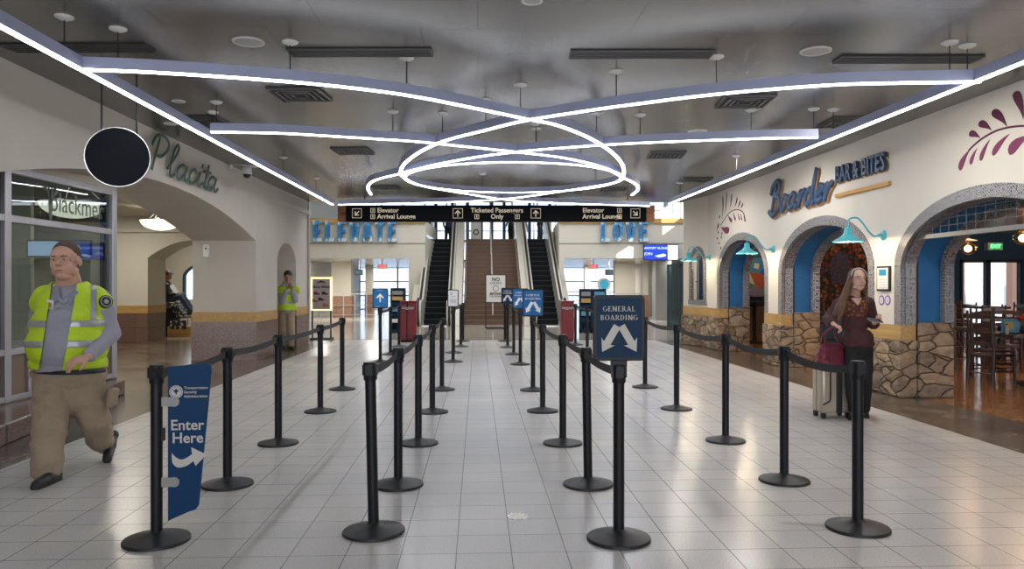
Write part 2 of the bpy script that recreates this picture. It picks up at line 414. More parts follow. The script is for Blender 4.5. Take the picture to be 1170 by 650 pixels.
# ---- right wall: three arches
AR = [(-8.37,1.5,1.68,.72), (-12.12,1.45,1.68,.72), (-15.62,1.27,1.68,.70)]
S_FAR, S_NEAR = -17.70, 6.0
kw = dict(loc=RW_O, rz=RW_A)
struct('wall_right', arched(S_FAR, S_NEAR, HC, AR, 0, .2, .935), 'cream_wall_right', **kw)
struct('wall_right_lining', arched(S_FAR, S_NEAR, HC, AR, .201, .52, .935), 'blue_plaster', **kw)
for i, o in enumerate(AR):
    struct('trim_%d' % (2+i), ring_band(o, .15, -.012, .05, .935), 'talavera', **kw)
    struct('trim_%d' % (5+i), ring_band(o, .10, .52, .64, .97, inward=True), 'talavera', **kw)
    struct('trim_%d' % (30+i), ring_band(o, .012, .05, .2, .935, inward=True), 'talavera', **kw)
    c, a = o[0], o[1]
    mbp = MB()
    for e in (c-a, c+a): mbp.bb(e-.008+(.012 if e < c else -.012), e+.008+(.012 if e < c else -.012), .19, .215, 0, 2.0)
    struct('trim_%d' % (20+i), mbp, 'black_plain', **kw)
edges = [S_FAR]
for o in sorted(AR): edges += [o[0]-o[1], o[0]+o[1]]
edges.append(S_NEAR)
st, wd, stb = MB(), MB(), MB()
for i in range(0, len(edges), 2):
    a, b = edges[i], edges[i+1]
    st.bb(a-(.03 if i else 0), b+.03, -.045, .2, 0, .74); wd.bb(a-(.005 if i else 0), b+.005, -.012, .2, .74, .935)
    stb.bb(a-(.08 if i else 0), b+.08, .2, .66, 0, .97)
struct('wall_right_stone_base', st, 'flagstone', bevel=.02, **kw)
struct('wall_right_stone_jambs', stb, 'flagstone', bevel=.02, **kw)
struct('trim_8', wd, 'oak_trim', **kw)
# ---- short angled end of the right wall with its small barred window
CA = math.atan2(-1.17, .31); CO = Vector((4.24,18.83,0)); CLn = 1.21
kc = dict(loc=CO, rz=CA)
wo = (.715, .30, 1.85, .42)
mb = MB(); mb.bb(0, wo[0]-wo[1], 0, .3, .935, HC); mb.bb(wo[0]+wo[1], CLn, 0, .3, .935, HC); mb.bb(wo[0]-wo[1], wo[0]+wo[1], 0, .3, .935, 1.1)
n = 24; ss = [wo[0]-wo[1]*math.cos(PI*k/n) for k in range(n+1)]
for k in range(n):
    A, B = ss[k], ss[k+1]; za, zb = arch_z(A, wo), arch_z(B, wo)
    mb.quad((A,0,za),(B,0,zb),(B,0,HC),(A,0,HC)); mb.quad((A,0,za),(A,.3,za),(B,.3,zb),(B,0,zb))
struct('wall_right_end', mb, 'cream_wall_right', **kc)
struct('wall_right_end_stone', MB().bb(-.04, CLn+.02, -.045, .3, 0, .74), 'flagstone', bevel=.02, **kc)
struct('trim_9', MB().bb(-.01, CLn, -.012, .3, .74, .935), 'oak_trim', **kc)
w = struct('window_1', ring_band(wo, .11, -.02, .06, 1.1).bb(wo[0]-wo[1]-.13, wo[0]+wo[1]+.13, -.03, .1, 1.0, 1.1), 'talavera', **kc)
obj('pane', MB().prism([(wo[0]-wo[1],1.1)]+[(s, arch_z(s, wo)) for s in ss]+[(wo[0]+wo[1],1.1)], .2, .22), mat('dark_blue_pane', (.006,.045,.12), .5, spec=.2), w)
bars = MB()
for k in range(5): x = wo[0]-.2+.1*k; bars.cyl((x,.1,1.1),(x,.1,arch_z(x, wo)-.01), .009, n=6)
bars.cyl((wo[0]-.29,.1,1.55),(wo[0]+.29,.1,1.55), .009, n=6)
obj('window_bars', bars, 'black_plain', w)
struct('wall_right_return', MB().prism([(4.24,18.83),(4.34,18.83),(4.78,20.64),(9.2,20.64),(9.2,20.74),(4.665,20.74)], 0, HC+3.6, 'xy'), 'cream_far')
# ---- cafe rear walls
struct('wall_cafe_rear', MB().bb(4.85,12.0,20.4,20.6,0,2.95).bb(13.65,18,20.4,20.6,0,2.95).bb(12.0,13.65,20.4,20.6,2.14,2.95), 'teal_wall')
struct('wall_room_side', MB().bb(-7.0,-6.9,20.4,24.6,0,3.3), 'cream_far')
struct('wall_cafe_side', MB().bb(18,18.2,-6,20.6,0,3), 'teal_wall')
struct('wall_partition', MB().bb(5.7,8.2,15.2,15.3,0,2.86), 'teal_wall')
struct('wall_partition_rear', MB().bb(5.5,8.2,19.6,19.7,0,2.86), 'teal_wall')
wd = struct('window_2', MB().bb(12.0,12.06,20.35,20.5,0,2.14).bb(13.59,13.65,20.35,20.5,0,2.14).bb(12.68,12.80,20.35,20.5,0,2.14).bb(12.0,13.65,20.35,20.5,2.06,2.14), 'black_plain')
obj('pane', MB().bb(12.06,12.68,20.42,20.43,0,2.06).bb(12.80,13.59,20.42,20.43,0,2.06), 'tinted_glass', wd)
struct('wall_outside', MB().bb(10.5,17.5,25.5,25.6,0,4), mat('outside_plaster', (.85,.8,.74), .8))
mat('red_post', (.35,.18,.12), .7)
for x in (13.3,15.05): struct('column', MB().bb(x,x+.32,22.9,23.2,0,4), 'red_post')
# ---- left wall: great flat arch, pier, doorway niche
KL = dict(loc=LW_O, rz=LW_A)
BIG = (10.45, 4.25, 2.31, .55)
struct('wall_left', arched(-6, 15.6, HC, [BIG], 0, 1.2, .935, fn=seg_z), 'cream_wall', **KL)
NI = (17.03, .80, 1.93, .46)
struct('wall_left_far', arched(15.6, 19.0, HC, [NI], 0, .75, .935), 'cream_wall', **KL)
struct('wall_niche_back', MB().bb(15.6, 19.0, .75, .85, 0, HC), 'cream_wall', **KL)
struct('wall_left_end', MB().bb(-6.3, -5.1, 18.98, 19.1, 0, HC), 'cream_wall')
gb, ob = MB(), MB()
for a, b, d in ((-6,6.2,1.21),(14.70,16.23,.76),(17.83,19.0,.76)):
    d2 = 1.21 if a > 14 and a < 15 else d
    if a > 14 and a < 15:
        gb.bb(a-.02, 15.6, -.02, 1.22, 0, .74); gb.bb(15.6, b, -.02, .76, 0, .74); ob.bb(a-.012, 15.6, -.012, 1.21, .74, .935); ob.bb(15.6, b, -.012, .76, .74, .935)
    else: gb.bb(a, b, -.02, d, 0, .74); ob.bb(a, b, -.012, d, .74, .935)
struct('wall_left_granite_base', gb, 'granite', **KL); struct('trim_10', ob, 'oak_trim', **KL)
struct('trim_11', MB().bb(18.98, 19.03, -.05, .1, 0, HC), 'alu', **KL)
# ---- corridor behind the great arch
def arch_wall_front(x0, x1, y0, y1, H, o, fn, zb):
    return arched(x0, x1, H, [o], y0, y1, zb, fn=fn)
CW = (-8.1, 1.18, 2.15, .45)
struct('wall_corridor', arched(-13.5, -5.9, 3.2, [CW], 19.4, 20.4, .935, fn=seg_z), 'cream_far')
struct('wall_corridor_granite', MB().bb(-13.5, CW[0]-CW[1], 19.38, 20.4, 0, .74).bb(CW[0]+CW[1], -5.9, 19.38, 20.4, 0, .74), 'granite')
struct('trim_12', MB().bb(-13.5, CW[0]-CW[1]+.01, 19.37, 20.4, .74, .935).bb(CW[0]+CW[1], -5.9, 19.37, 20.4, .74, .935), 'oak_trim')
struct('trim_13', MB().bb(-13.5, -5.9, 19.3, 19.4, 2.8, 2.88), 'cream_far')
struct('wall_corridor_outer', MB().bb(-13.6,-13.5,-6,24.6,0,3.3), 'cream_far')
wo2 = struct('wall_room_rear', arched(-13.5,-7,3.3,[(-9.65,.9,1.7,.5)],24.4,24.6,1.0).bb(-13.5,-7,24.4,24.6,0,1.0), 'cream_far')
w3 = struct('window_3', ring_band((-9.65,.9,1.7,.5), .08, 24.38, 24.5, 1.0, inward=True).bb(-9.7,-9.6,24.38,24.5,1.0,2.15), 'teal_wall')
obj('pane', MB().bb(-10.5,-8.8,24.5,24.51,1.0,2.2), 'pane', w3)
# ---- shop front standing inside the great arch
SX = -5.42
sf = struct('window_4', MB(), 'alu')
fr = MB()
for y, w_ in ((5.6,.07),(8.12,.11),(10.3,.12)): fr.bb(SX-.05, SX+.05, y-w_/2, y+w_/2, .2, 2.74)
for z, h in ((2.70,.08),(2.17,.075),(.735,.07),(.235,.06)): fr.bb(SX-.045, SX+.045, 4.0, 10.36, z-h/2, z+h/2)
fr.bb(SX-.045, SX+.045, 8.47, 8.52, .24, .72)
obj('window_frame', fr, 'alu', sf, bevel=.006)
obj('inner_frame', MB().bb(SX-.06,SX-.02,8.17,8.24,.77,2.66).bb(SX-.06,SX-.02,7.9,8.07,.77,2.66).bb(SX-.06,SX-.02,10.12,10.25,.77,2.66), 'black_plain', sf)
obj('pane', MB().bb(SX-.005, SX+.005, 4.0, 10.28, .77, 2.66), 'pane_shop', sf)
obj('lower_panel', MB().bb(SX-.02, SX+.01, 4.0, 10.3, .26, .70), mat('panel_tan', (.24,.17,.12), .6), sf)
# agave leaves painted on the lower panel
def leaves(cx, cz, n, L, seed):
    random.seed(seed); mb = MB()
    for k in range(n):
        a = math.radians(8+164*k/(n-1)); l = L*(.75+.25*math.sin(a)+random.uniform(-.05,.05)); w = .035
        d = Vector((0, math.cos(a), math.sin(a))); s_ = Vector((0, -math.sin(a), math.cos(a)))
        b0 = Vector((SX+.012+.0008*k, cx, cz))
        mb.quad(b0-s_*.02, b0+d*l*.5-s_*w, b0+d*l, b0+d*l*.5+s_*w, b0+s_*.02)
    return mb
obj('agave_panel_art', leaves(7.75,.28,15,.40,3), mat('agave_green', (.07,.16,.10), .6), sf)
obj('agave_panel_art', leaves(9.5,.28,15,.40,5), 'agave_green', sf)
obj('agave_panel_art', leaves(6.3,.28,15,.40,9), 'agave_green', sf)
obj('frosted_band', MB().bb(SX+.006, SX+.009, 6.2, 7.95, .80, 1.22), mat('frosted_white', (.45,.5,.48), .6), sf)
tx = text_mesh('a', .22, ext=.001); tx.transform(Matrix.Translation((SX+.011,7.62,.98)) @ Matrix.Rotation(PI/2,4,'Z')); obj('lettering', tx, 'ink', sf)
tx = text_mesh('blackmer', .335, ext=.001, xs=.92); tx.transform(Matrix.Translation((SX+.009,9.5,2.43)) @ Matrix.Rotation(PI/2,4,'Z')); obj('lettering', tx, mat('pale_vinyl', (.16,.19,.17), .5), sf)
an = MB()     # antlered mark beside the name
for sgn in (-1, 1):
    an.tube(catmull([(SX+.009,8.93,2.40),(SX+.009,8.93+sgn*.05,2.5),(SX+.009,8.93+sgn*.11,2.62)]), .012, 6)
    an.tube([(SX+.009,8.93+sgn*.05,2.5),(SX+.009,8.93+sgn*.03,2.6)], .008, 6); an.tube([(SX+.009,8.93+sgn*.08,2.56),(SX+.009,8.93+sgn*.15,2.58)], .008, 6)
an.prism([(8.89,2.42),(8.97,2.42),(8.95,2.24),(8.92,2.20),(8.90,2.26)], SX+.006, SX+.012, 'yz')
obj('logo_mark', an, mat('logo_grey', (.13,.16,.15), .5), sf)
struct('wall_above_shop', MB().bb(SX-.04, SX+.04, 4.0, 10.36, 2.74, 3.2), 'cream_wall')
# granite curb in front of the shop
curb = MB().prism([(-5.35,4.0),(-4.2,4.0),(-4.58,6.82),(-4.9,8.6),(-5.16,10.15),(-5.42,10.4),(-5.5,10.4),(-5.5,4.0)], 0, .19, 'xy')
struct('trim_14', curb, 'granite', bevel=.015)
# shop interior walls seen through the glass
struct('wall_shop_rear', MB().bb(-9.6,-8.6,13.6,13.7,0,3.2).bb(-13.4,-11.6,14.6,14.7,0,3.2), 'cream_far')
# ---- the tall space at the far end
ZB = 2.52
mb = MB()
mb.bb(-9.2,-8.03,30,30.4,0,3.9); mb.bb(-8.03,-4.07,30,30.4,ZB,3.9); mb.bb(-4.07,-3.42,30,30.4,0,3.9)
struct('wall_back_left', mb, 'cream_far')
mb = MB(); mb.bb(1.85,2.05,30,30.4,0,3.9); mb.bb(2.05,9.2,30,30.4,ZB,3.9)
struct('wall_back_right', mb, 'cream_far')
struct('trim_15', MB().bb(-9.2,-3.42,29.98,30.0,3.09,3.12).bb(1.85,9.2,29.98,30.0,3.09,3.12), mat('groove', (.3,.28,.25), .8))
struct('trim_16', MB().bb(-9.2,-3.42,29.9,30.45,3.9,4.08).bb(1.85,9.2,29.9,30.45,3.9,4.08), 'oak_trim')
struct('wall_stairwell', MB().bb(-3.6,-3.42,30.4,34.2,0,4.0).bb(1.85,2.03,30.4,34.2,0,4.0), 'cream_far')
struct('ceiling_rear', MB().bb(-9.2,-4.0,30.4,46,ZB,ZB+.1).bb(2.03,9.2,30.4,46,ZB,ZB+.1).bb(-3.42,1.85,34.3,46,ZB,ZB+.1), mat('rear_ceiling', (.5,.5,.48), .25, .5))
struct('floor_upper', MB().bb(-9.2,-3.42,30.4,46,3.38,3.5).bb(1.85,9.2,30.4,46,3.38,3.5).bb(-3.42,1.85,34.25,46,3.38,3.5), 'rear_floor')
struct('wall_side_left', MB().bb(-9.4,-9.2,24.6,46,0,6.3).bb(-9.4,-9.2,19,24.6,3.4,6.3), 'cream_far')
struct('wall_side_right', MB().bb(9.2,9.4,19,46,0,4.4), 'cream_far')
# far glazing, lower and upper
def glazing(name, x0, x1, y, z0, z1, nx, nz, m='alu'):
    f = MB()
    for k in range(nx+1): x = x0+(x1-x0)*k/nx; f.bb(x-.05, x+.05, y-.06, y+.06, z0, z1)
    for k in range(nz+1): z = z0+(z1-z0)*k/nz; f.bb(x0, x1, y-.05, y+.05, z-.04, z+.04)
    w = struct(name, f, m); obj('pane', MB().bb(x0, x1, y-.005, y+.005, z0, z1), 'tinted_glass', w); return w
glazing('window_5', -9.2, 9.2, 46, 0, ZB, 8, 3)
glazing('window_6', -9.2, 9.2, 46, 3.5, 7.2, 14, 3, m='steel')
# roof over the tall space, with two holes shaped to throw sun patches on the back wall (cut below)
SUN = Vector((.38, .62, -.69)).normalized()
ROOF = 7.2
def roofpt(px, py):      # where the ray that lights this spot of the back wall passes the roof
    p = P(px, py, 30.0); t = (ROOF-p.z)/SUN.z; return p + SUN*t
patches = [[(757,252.5),(778,253),(757,268.5)], [(704,291),(724,278),(723,295.4),(706,295.4)]]
rc = bmesh.new()
def roof_with_holes():
    from mathutils.geometry import delaunay_2d_cdt
    outer = [Vector((-9.4,19)),Vector((9.4,19)),Vector((9.4,47)),Vector((-9.4,47))]
    vs = list(outer); ed = [(0,1),(1,2),(2,3),(3,0)]; holes = []
    for pt in patches:
        h = [roofpt(*p).to_2d() for p in pt]; holes.append(h); o = len(vs); vs += h; ed += [(o+i, o+(i+1) % len(h)) for i in range(len(h))]
    V, E, Fc, *_ = delaunay_2d_cdt(vs, ed, [], 1, 1e-5)
    def inside(p, h):
        c = False
        for i in range(len(h)):
            a, b = h[i], h[i-1]
            if (a.y > p.y) != (b.y > p.y) and p.x < (b.x-a.x)*(p.y-a.y)/(b.y-a.y)+a.x: c = not c
        return c
    mb = MB()
    for f in Fc:
        c = sum((V[i] for i in f), Vector((0,0)))/len(f)
        if any(inside(c, h) for h in holes): continue
        mb.quad(*[(V[i].x, V[i].y, ROOF) for i in f])
    return mb
struct('ceiling_atrium', roof_with_holes(), 'white_paint')
struct('wall_clerestory_left', MB().bb(-9.4,-9.2,19,46,6.2,ROOF), 'cream_far')
struct('wall_clerestory_right', MB().bb(9.2,9.4,19,46,6.2,ROOF), 'cream_far')
glaz = MB()
for y in range(20, 47, 2): glaz.bb(9.25,9.35,y-.05,y+.05,4.4,6.2)
struct('window_7', glaz, 'alu')
struct('wall_over_hall', MB().bb(-9.4,9.4,19.0,19.1,HC,ROOF), 'cream_far')
# lower far hall: columns with brick base
mat('pier_brick', (.30,.17,.12), .7, var=.25, vscale=12)
def pier(x0, x1, y, h=.95):
    mbp = MB().bb(x0,x1,y,y+.5,h,ZB); struct('column', mbp, 'cream_far'); struct('column_base', MB().bb(x0-.03,x1+.03,y-.03,y+.53,0,h), 'pier_brick')
pier(-8.35,-7.45,35.2); pier(4.75,5.7,35.2); pier(-7.9,-7.55,41,.95)
pier(3.9,4.25,41,.9); pier(-3.9,-3.6,42,.9); pier(6.05,6.3,35.2,1.0)
struct('column', MB().bb(5.95,6.6,31.5,32.2,0,ZB), mat('grey_panel', (.25,.25,.25), .5))
struct('wall_rear_right', MB().bb(6.5,6.6,32,46,0,ZB), 'cream_far')
mb = MB()
for x in (5.15,5.55,5.72,6.05): mb.bb(x,x+.06,25.3,25.38,0,2.15)
mb.bb(5.15,6.1,25.3,25.38,2.08,2.15)
d = struct('door_1', mb, mat('dark_door', (.02,.05,.06), .3)); obj('pane', MB().bb(5.15,6.1,25.33,25.34,0,2.1), glass('pane_dark', (.25,.4,.42), .1), d)
# ================================================================ CEILING FIXTURES
ZL, ZT = 3.18, 3.285           # hanging light beams: lit underside, top
def onbeam(px, py): Y = F*(ZL-EYE)/(HZ-py); return Vector(((px-CX)/F*Y, Y, 0))
def onceil(px, py): Y = F*(HC-EYE)/(HZ-py); return Vector(((px-CX)/F*Y, Y, HC))
def sweep(path, w, z0, z1, closed=False):
    m = len(path); L, R = [], []
    for i, p in enumerate(path):
        a = path[(i-1) % m] if closed or i else path[i]; b = path[(i+1) % m] if closed or i < m-1 else path[i]
        t = (b-a).normalized(); nrm = Vector((-t.y, t.x, 0))*w/2
        L.append(p+nrm); R.append(p-nrm)
    mb = MB(); cnt = m if closed else m-1
    for i in range(cnt):
        j = (i+1) % m
        for A, B, za, zb in ((L[i], L[j], z0, z1), (R[i], R[j], z0, z1)):
            mb.quad((A.x,A.y,za),(B.x,B.y,za),(B.x,B.y,zb),(A.x,A.y,zb))
        for z in (z0, z1): mb.quad((L[i].x,L[i].y,z),(L[j].x,L[j].y,z),(R[j].x,R[j].y,z),(R[i].x,R[i].y,z))
    if not closed:
        for i in (0, m-1): mb.quad((L[i].x,L[i].y,z0),(L[i].x,L[i].y,z1),(R[i].x,R[i].y,z1),(R[i].x,R[i].y,z0))
    return mb
def weld(mb, name):
    me = to_mesh(name, mb); bm = bmesh.new(); bm.from_mesh(me); bmesh.ops.remove_doubles(bm, verts=bm.verts, dist=1e-5); bmesh.ops.recalc_face_normals(bm, faces=bm.faces); bm.to_mesh(me); bm.free(); return me
def beam(label, path, hangs, closed=False, group='white hanging light beams'):
    c = sum(path, Vector())/len(path); c.z = ZL
    r = root('light_beam', label, 'ceiling light', c, group=group)
    off = Vector((c.x, c.y, 0)); loc = [p-off for p in path]
    obj('beam_body', weld(sweep(loc, .062, .012, ZT-ZL, closed), 'beam_body'), 'beam_sky_tint', r, sm=30)
    obj('diffuser', weld(sweep(loc, .038, 0, .012, closed), 'diffuser'), 'led', r)
    for h in hangs:
        h = Vector((h[0], h[1], 0))
        q_ = min(path, key=lambda p: (p-h).length)
        x, y = q_.x-c.x, q_.y-c.y
        rod = obj('suspension_rod', MB().cyl((x,y,ZT-ZL),(x,y,HC-ZL), .006, n=6), 'black_plain', r)
        obj('canopy', MB().lathe([(.0,HC-ZL-.03),(.03,HC-ZL-.028),(.065,HC-ZL-.012),(.07,HC-ZL)], (x,y,0), 20), 'white_paint', rod, sm=50)
    return r
def rail(fx, y0, y1): return [Vector((fx(y0+(y1-y0)*k/24), y0+(y1-y0)*k/24, 0)) for k in range(25)]
RLx, RRx = (lambda Y: -3.24-.038*Y), (lambda Y: 4.36-.0625*Y)
def ch(*pp): return [onceil(*p) for p in pp]
beam('long straight white light beam hanging along the left wall, from above the camera to the back sign', rail(RLx, -3, 16.4), [(RLx(y), y) for y in (1,3.5,6.0,9.2,12.4,15)])
beam('long straight white light beam hanging along the right wall above the café lettering', rail(RRx, -3, 16.2), [(RRx(y), y) for y in (1,3.5,6.3,9.3,12.2,15)])
pA = [(92,80.5),(170,83.5),(280,90.5),(380,99),(464.6,109.7),(538.5,123.7),(601,136.7),(637,144),(674,158.8),(699.7,175.4),(711.5,190),(711.6,203),(700,209.6),(655,217),(617.6,222.7),(580,227.5),(534,230.5),(480,232.2),(430,233.4),(387,234.3)]
A_L = catmull([onbeam(*p) for p in pA], 8)
mir = lambda p: Vector((-p.x, p.y, 0))
pB = [(1120,94.5),(1040,95.6),(960,97.5),(880,103),(800,110.5),(740,118),(680,126),(601,138.5),(555,149.5),(510,161),(482,173),(464,186),(458,196),(461,203),(483,213),(534,222),(573,228),(600,230.5),(655,233),(700,234.5),(742,235.8)]
A_R = catmull([onbeam(*p) for p in pB], 8)
beam('curved white light beam starting at the left wall, crossing the middle and curling round the ring on the right', A_L, ch((464,65),(126,29),(330,49),(603,96),(691,130)))
beam('curved white light beam starting at the right wall, crossing the middle and curling round the ring on the left', A_R, ch((815,61),(1087,45),(700,80),(497,128.5),(540,112)))
pC = [(241,151.5),(320,153),(391,157),(464.6,161.6),(501.6,165),(550,170),(600,175.4),(650,182),(690,192),(711,203),(725.5,210.5),(729,217),(722,223.4)]
pD = [(934,158),(880,158.6),(821.5,160.6),(765,162.6),(710.8,165),(650,169),(600,173.2),(548,179.5),(500,188),(470,195.5),(455,199.4),(427.7,206.8),(420.3,215),(424,222.7)]
beam('shorter white light beam from the left, thin and level, ending in a small hook right of the ring', catmull([onbeam(*p) for p in pC], 8), ch((262,128),(441,138),(587,154)))
beam('shorter white light beam from the right, thin and level, ending in a small hook left of the ring', catmull([onbeam(*p) for p in pD], 8), ch((737,141),(913,135.5),(850,137),(629,147)))
RC, RR_ = Vector((.02,12.5,0)), 1.76
circ = [RC+Vector((RR_*math.cos(2*PI*k/96), RR_*math.sin(2*PI*k/96), 0)) for k in range(96)]
rg = beam('full circular white light ring at the centre where the curved beams cross', circ, [(RC.x+RR_*math.cos(a), RC.y+RR_*math.sin(a)) for a in (.6,1.9,3.2,4.2,5.3)], closed=True)
# ---- vents, speakers, sprinklers in the ceiling
def slot_vent(px0, px1, py, label):
    a, b = onceil(px0, py), onceil(px1, py); L = (b-a).length; r = root('linear_vent', label, 'ceiling vent', ((a.x+b.x)/2, a.y, HC-.012), -.005, 'long slot vents in the metal ceiling')
    obj('backing', MB().bb(-L/2, L/2, -.10, .10, .004, .012), 'vent_dark', r)
    m = MB()
    for k in range(5): m.bb(-L/2, L/2, -.1+.05*k-.006, -.1+.05*k+.006, -.006, .006)
    m.bb(-L/2,-L/2+.012,-.1,.1,-.006,.006).bb(L/2-.012,L/2,-.1,.1,-.006,.006)
    obj('blades', m, 'vent_metal', r)
slot_vent(330, 494, 59, 'long slot vent left of centre, above the large curved beam'); slot_vent(651, 814, 61, 'long slot vent right of centre, above the large curved beam')
slot_vent(956, 1118, 67, 'long slot vent near the right wall, beyond the round speaker'); slot_vent(8, 172, 54, 'long slot vent passing over the left light beam')
def sq_vent(px, py, label, s=.56):
    c = onceil(px, py); r = root('square_vent', label, 'ceiling vent', (c.x, c.y, HC-.015), -HALL, 'square vents in the metal ceiling')
    obj('backing', MB().bb(-s/2+.02,s/2-.02,-s/2+.02,s/2-.02,.005,.015), 'vent_dark', r)
    for k, m_ in ((0,'frame'),(1,'louvre'),(2,'louvre'),(3,'louvre')):
        h = s/2-.065*k; m = MB(); t = .02 if k == 0 else .022
        z0, z1 = (-.008,.012) if k == 0 else (-.014, .008)
        m.bb(-h,h,-h,-h+t,z0,z1).bb(-h,h,h-t,h,z0,z1).bb(-h,-h+t,-h,h,z0,z1).bb(h-t,h,-h,h,z0,z1)
        obj(m_, m, 'vent_metal', r)
sq_vent(343,107,'square louvred vent left of centre, below the near curved beam'); sq_vent(851,115,'square louvred vent right of centre, below the near curved beam')
sq_vent(403,172,'square louvred vent below the short left beam'); sq_vent(761,176.5,'square louvred vent below the short right beam'); sq_vent(441,213.5,'square louvred vent inside the small left hook'); sq_vent(701,215.5,'square louvred vent inside the small right hook')
sq_vent(967,139,'square louvred vent beside the right wall beam'); sq_vent(795,205,'square louvred vent nearest the far end of the right beam'); sq_vent(232,138,'square louvred vent just right of the left wall beam')
def disc(px, py, r_, label, name='ceiling_speaker', cat='speaker'):
    c = onceil(px, py); o = root(name, label, cat, (c.x, c.y, HC-.012), group='round fittings in the metal ceiling')
    obj('rim', MB().lathe([(r_,.012),(r_,.004),(r_-.012,0),(r_-.02,.004)], n=32), 'white_paint', o, sm=40)
    obj('grille', MB().lathe([(.0,.003),(r_-.02,.004),(r_-.02,.012)], n=32), mat('grille_grey', (.5,.5,.5), .6), o, sm=40)
disc(284,47.5,.135,'round white ceiling speaker at the upper left'); disc(932,58,.135,'round white ceiling speaker at the upper right'); disc(797,150,.13,'round white ceiling speaker above the short right beam')
disc(204,115.5,.075,'small round ceiling light just right of the left wall beam','recessed_downlight','ceiling light'); disc(608,0.5,.08,'small round fitting at the top edge of the picture','recessed_downlight','ceiling light')
disc(195,141,.085,'small round ceiling light between the left beam and the left wall','recessed_downlight','ceiling light'); disc(289,190,.09,'small round ceiling light over the pier left of the beam','recessed_downlight','ceiling light')
# ---- hanging round sign on the left
c = P(135,180,7.5); r = root('hanging_disc_sign', 'black round blank sign hanging from two rods near the left wall', 'sign', (c.x, c.y, c.z), .35)
R_ = .292; MY = Matrix.Rotation(PI/2, 4, 'X')
obj('sign_face', MB().lathe([(0,.045),(R_-.012,.045),(R_-.004,.038),(R_-.004,-.038),(R_-.012,-.045),(0,-.045)], n=64, M=MY), mat('disc_black', (.006,.007,.013), .6, spec=.15), r, sm=40)
obj('rim', MB().lathe([(R_-.006,.04),(R_,.04),(R_,-.04),(R_-.006,-.04)], n=64, M=MY), 'steel', r, sm=40)
for x in (-.145,.165): obj('hanging_rod', MB().cyl((x,0,.24),(x,0,HC-c.z), .009, n=8), 'black_plain', r)
# ---- camera dome on the left wall
s_, z_ = lw_pix(262,197); p = lw(s_, -.30, z_)
r = root('security_camera', 'white dome security camera on a wall bracket beside the green script lettering', 'camera', p, LW_A)
obj('bracket', MB().tube([(0,.30,.14),(0,.12,.14),(0,.02,.13),(0,0,.10)], .018, 10).bb(-.05,.05,.26,.28,.07,.21), 'white_paint', r)
obj('housing', MB().lathe([(0,.11),(.05,.105),(.078,.07),(.085,.01),(.085,-.03),(.075,-.032),(0,-.032)], n=28), 'white_paint', r, sm=50)
obj('lens_dome', MB().lathe([(0,-.10),(.03,-.095),(.056,-.07),(.068,-.032),(0,-.031)], n=28), mat('smoked', (.02,.02,.02), .08), r, sm=60)
# ---- script lettering 'Placita' on the left wall
def script(name, label, cat, loc, rz, letters, scale, w, depth, m, ybase=-.05, shear=.25, yfl=.5, backing=None):
    r = root(name, label, cat, loc, rz)
    for nm, strokes in letters:
        mb = MB(); mbk = MB()
        for pts in strokes:
            q_ = [Vector(((x+y*shear)*scale[0], ybase, y*scale[1])) for x, y in pts]
            cm = catmull(q_, 5); mb.tube(cm, w, 8, fl=(Vector((0,1,0)), depth/w/2))
            if backing: mbk.tube([p+Vector((.012,.018,-.012)) for p in cm], w*1.22, 8, fl=(Vector((0,1,0)), .15))
        o = obj(nm, mb, m, r, sm=50)
        if backing: obj('letter_backing', mbk, backing, o, sm=50)
    return r
L_P = [[(.0,0),(.05,1.0),(.12,2.1)], [(-.35,1.5),(-.15,2.1),(.35,2.3),(.85,2.0),(.85,1.45),(.5,1.0),(.15,.95)]]
L_l = [[(.0,.4),(.35,1.1),(.6,1.9),(.45,2.15),(.25,1.6),(.2,.6),(.35,0),(.65,.2)]]
L_a = [[(.75,.85),(.4,1.0),(.05,.6),(.1,.1),(.4,.0),(.7,.45),(.8,.95),(.72,.2),(.95,0),(1.15,.25)]]
L_c = [[(.7,.8),(.45,1.0),(.1,.7),(.1,.15),(.4,-.02),(.8,.3)]]
L_i = [[(.1,.4),(.3,.95),(.25,.2),(.45,.0),(.7,.3)], [(.38,1.35),(.42,1.55)]]
L_t = [[(.45,1.7),(.35,.9),(.3,.15),(.5,0),(.8,.3)], [(.05,1.15),(.75,1.2)]]
def off(L, dx, k=1.0): return [[(x*k+dx, y) for x, y in s] for s in L]
pl = [('letter_p', off(L_P,0)),('letter_l', off(L_l,1.15)),('letter_a', off(L_a,1.95)),('letter_c', off(L_c,3.05)),('letter_i', off(L_i,3.75)),('letter_t', off(L_t,4.35)),('letter_a', off(L_a,5.0))]
mat('script_green', (.045,.095,.078), .45)
s0, _ = lw_pix(169,190); p = lw(s0, 0, 2.97)
script('script_lettering', 'dark green raised script word Placita on the left wall over the great arch', 'lettering', p, LW_A, pl, (.40,.222), .024, .024, 'script_green')
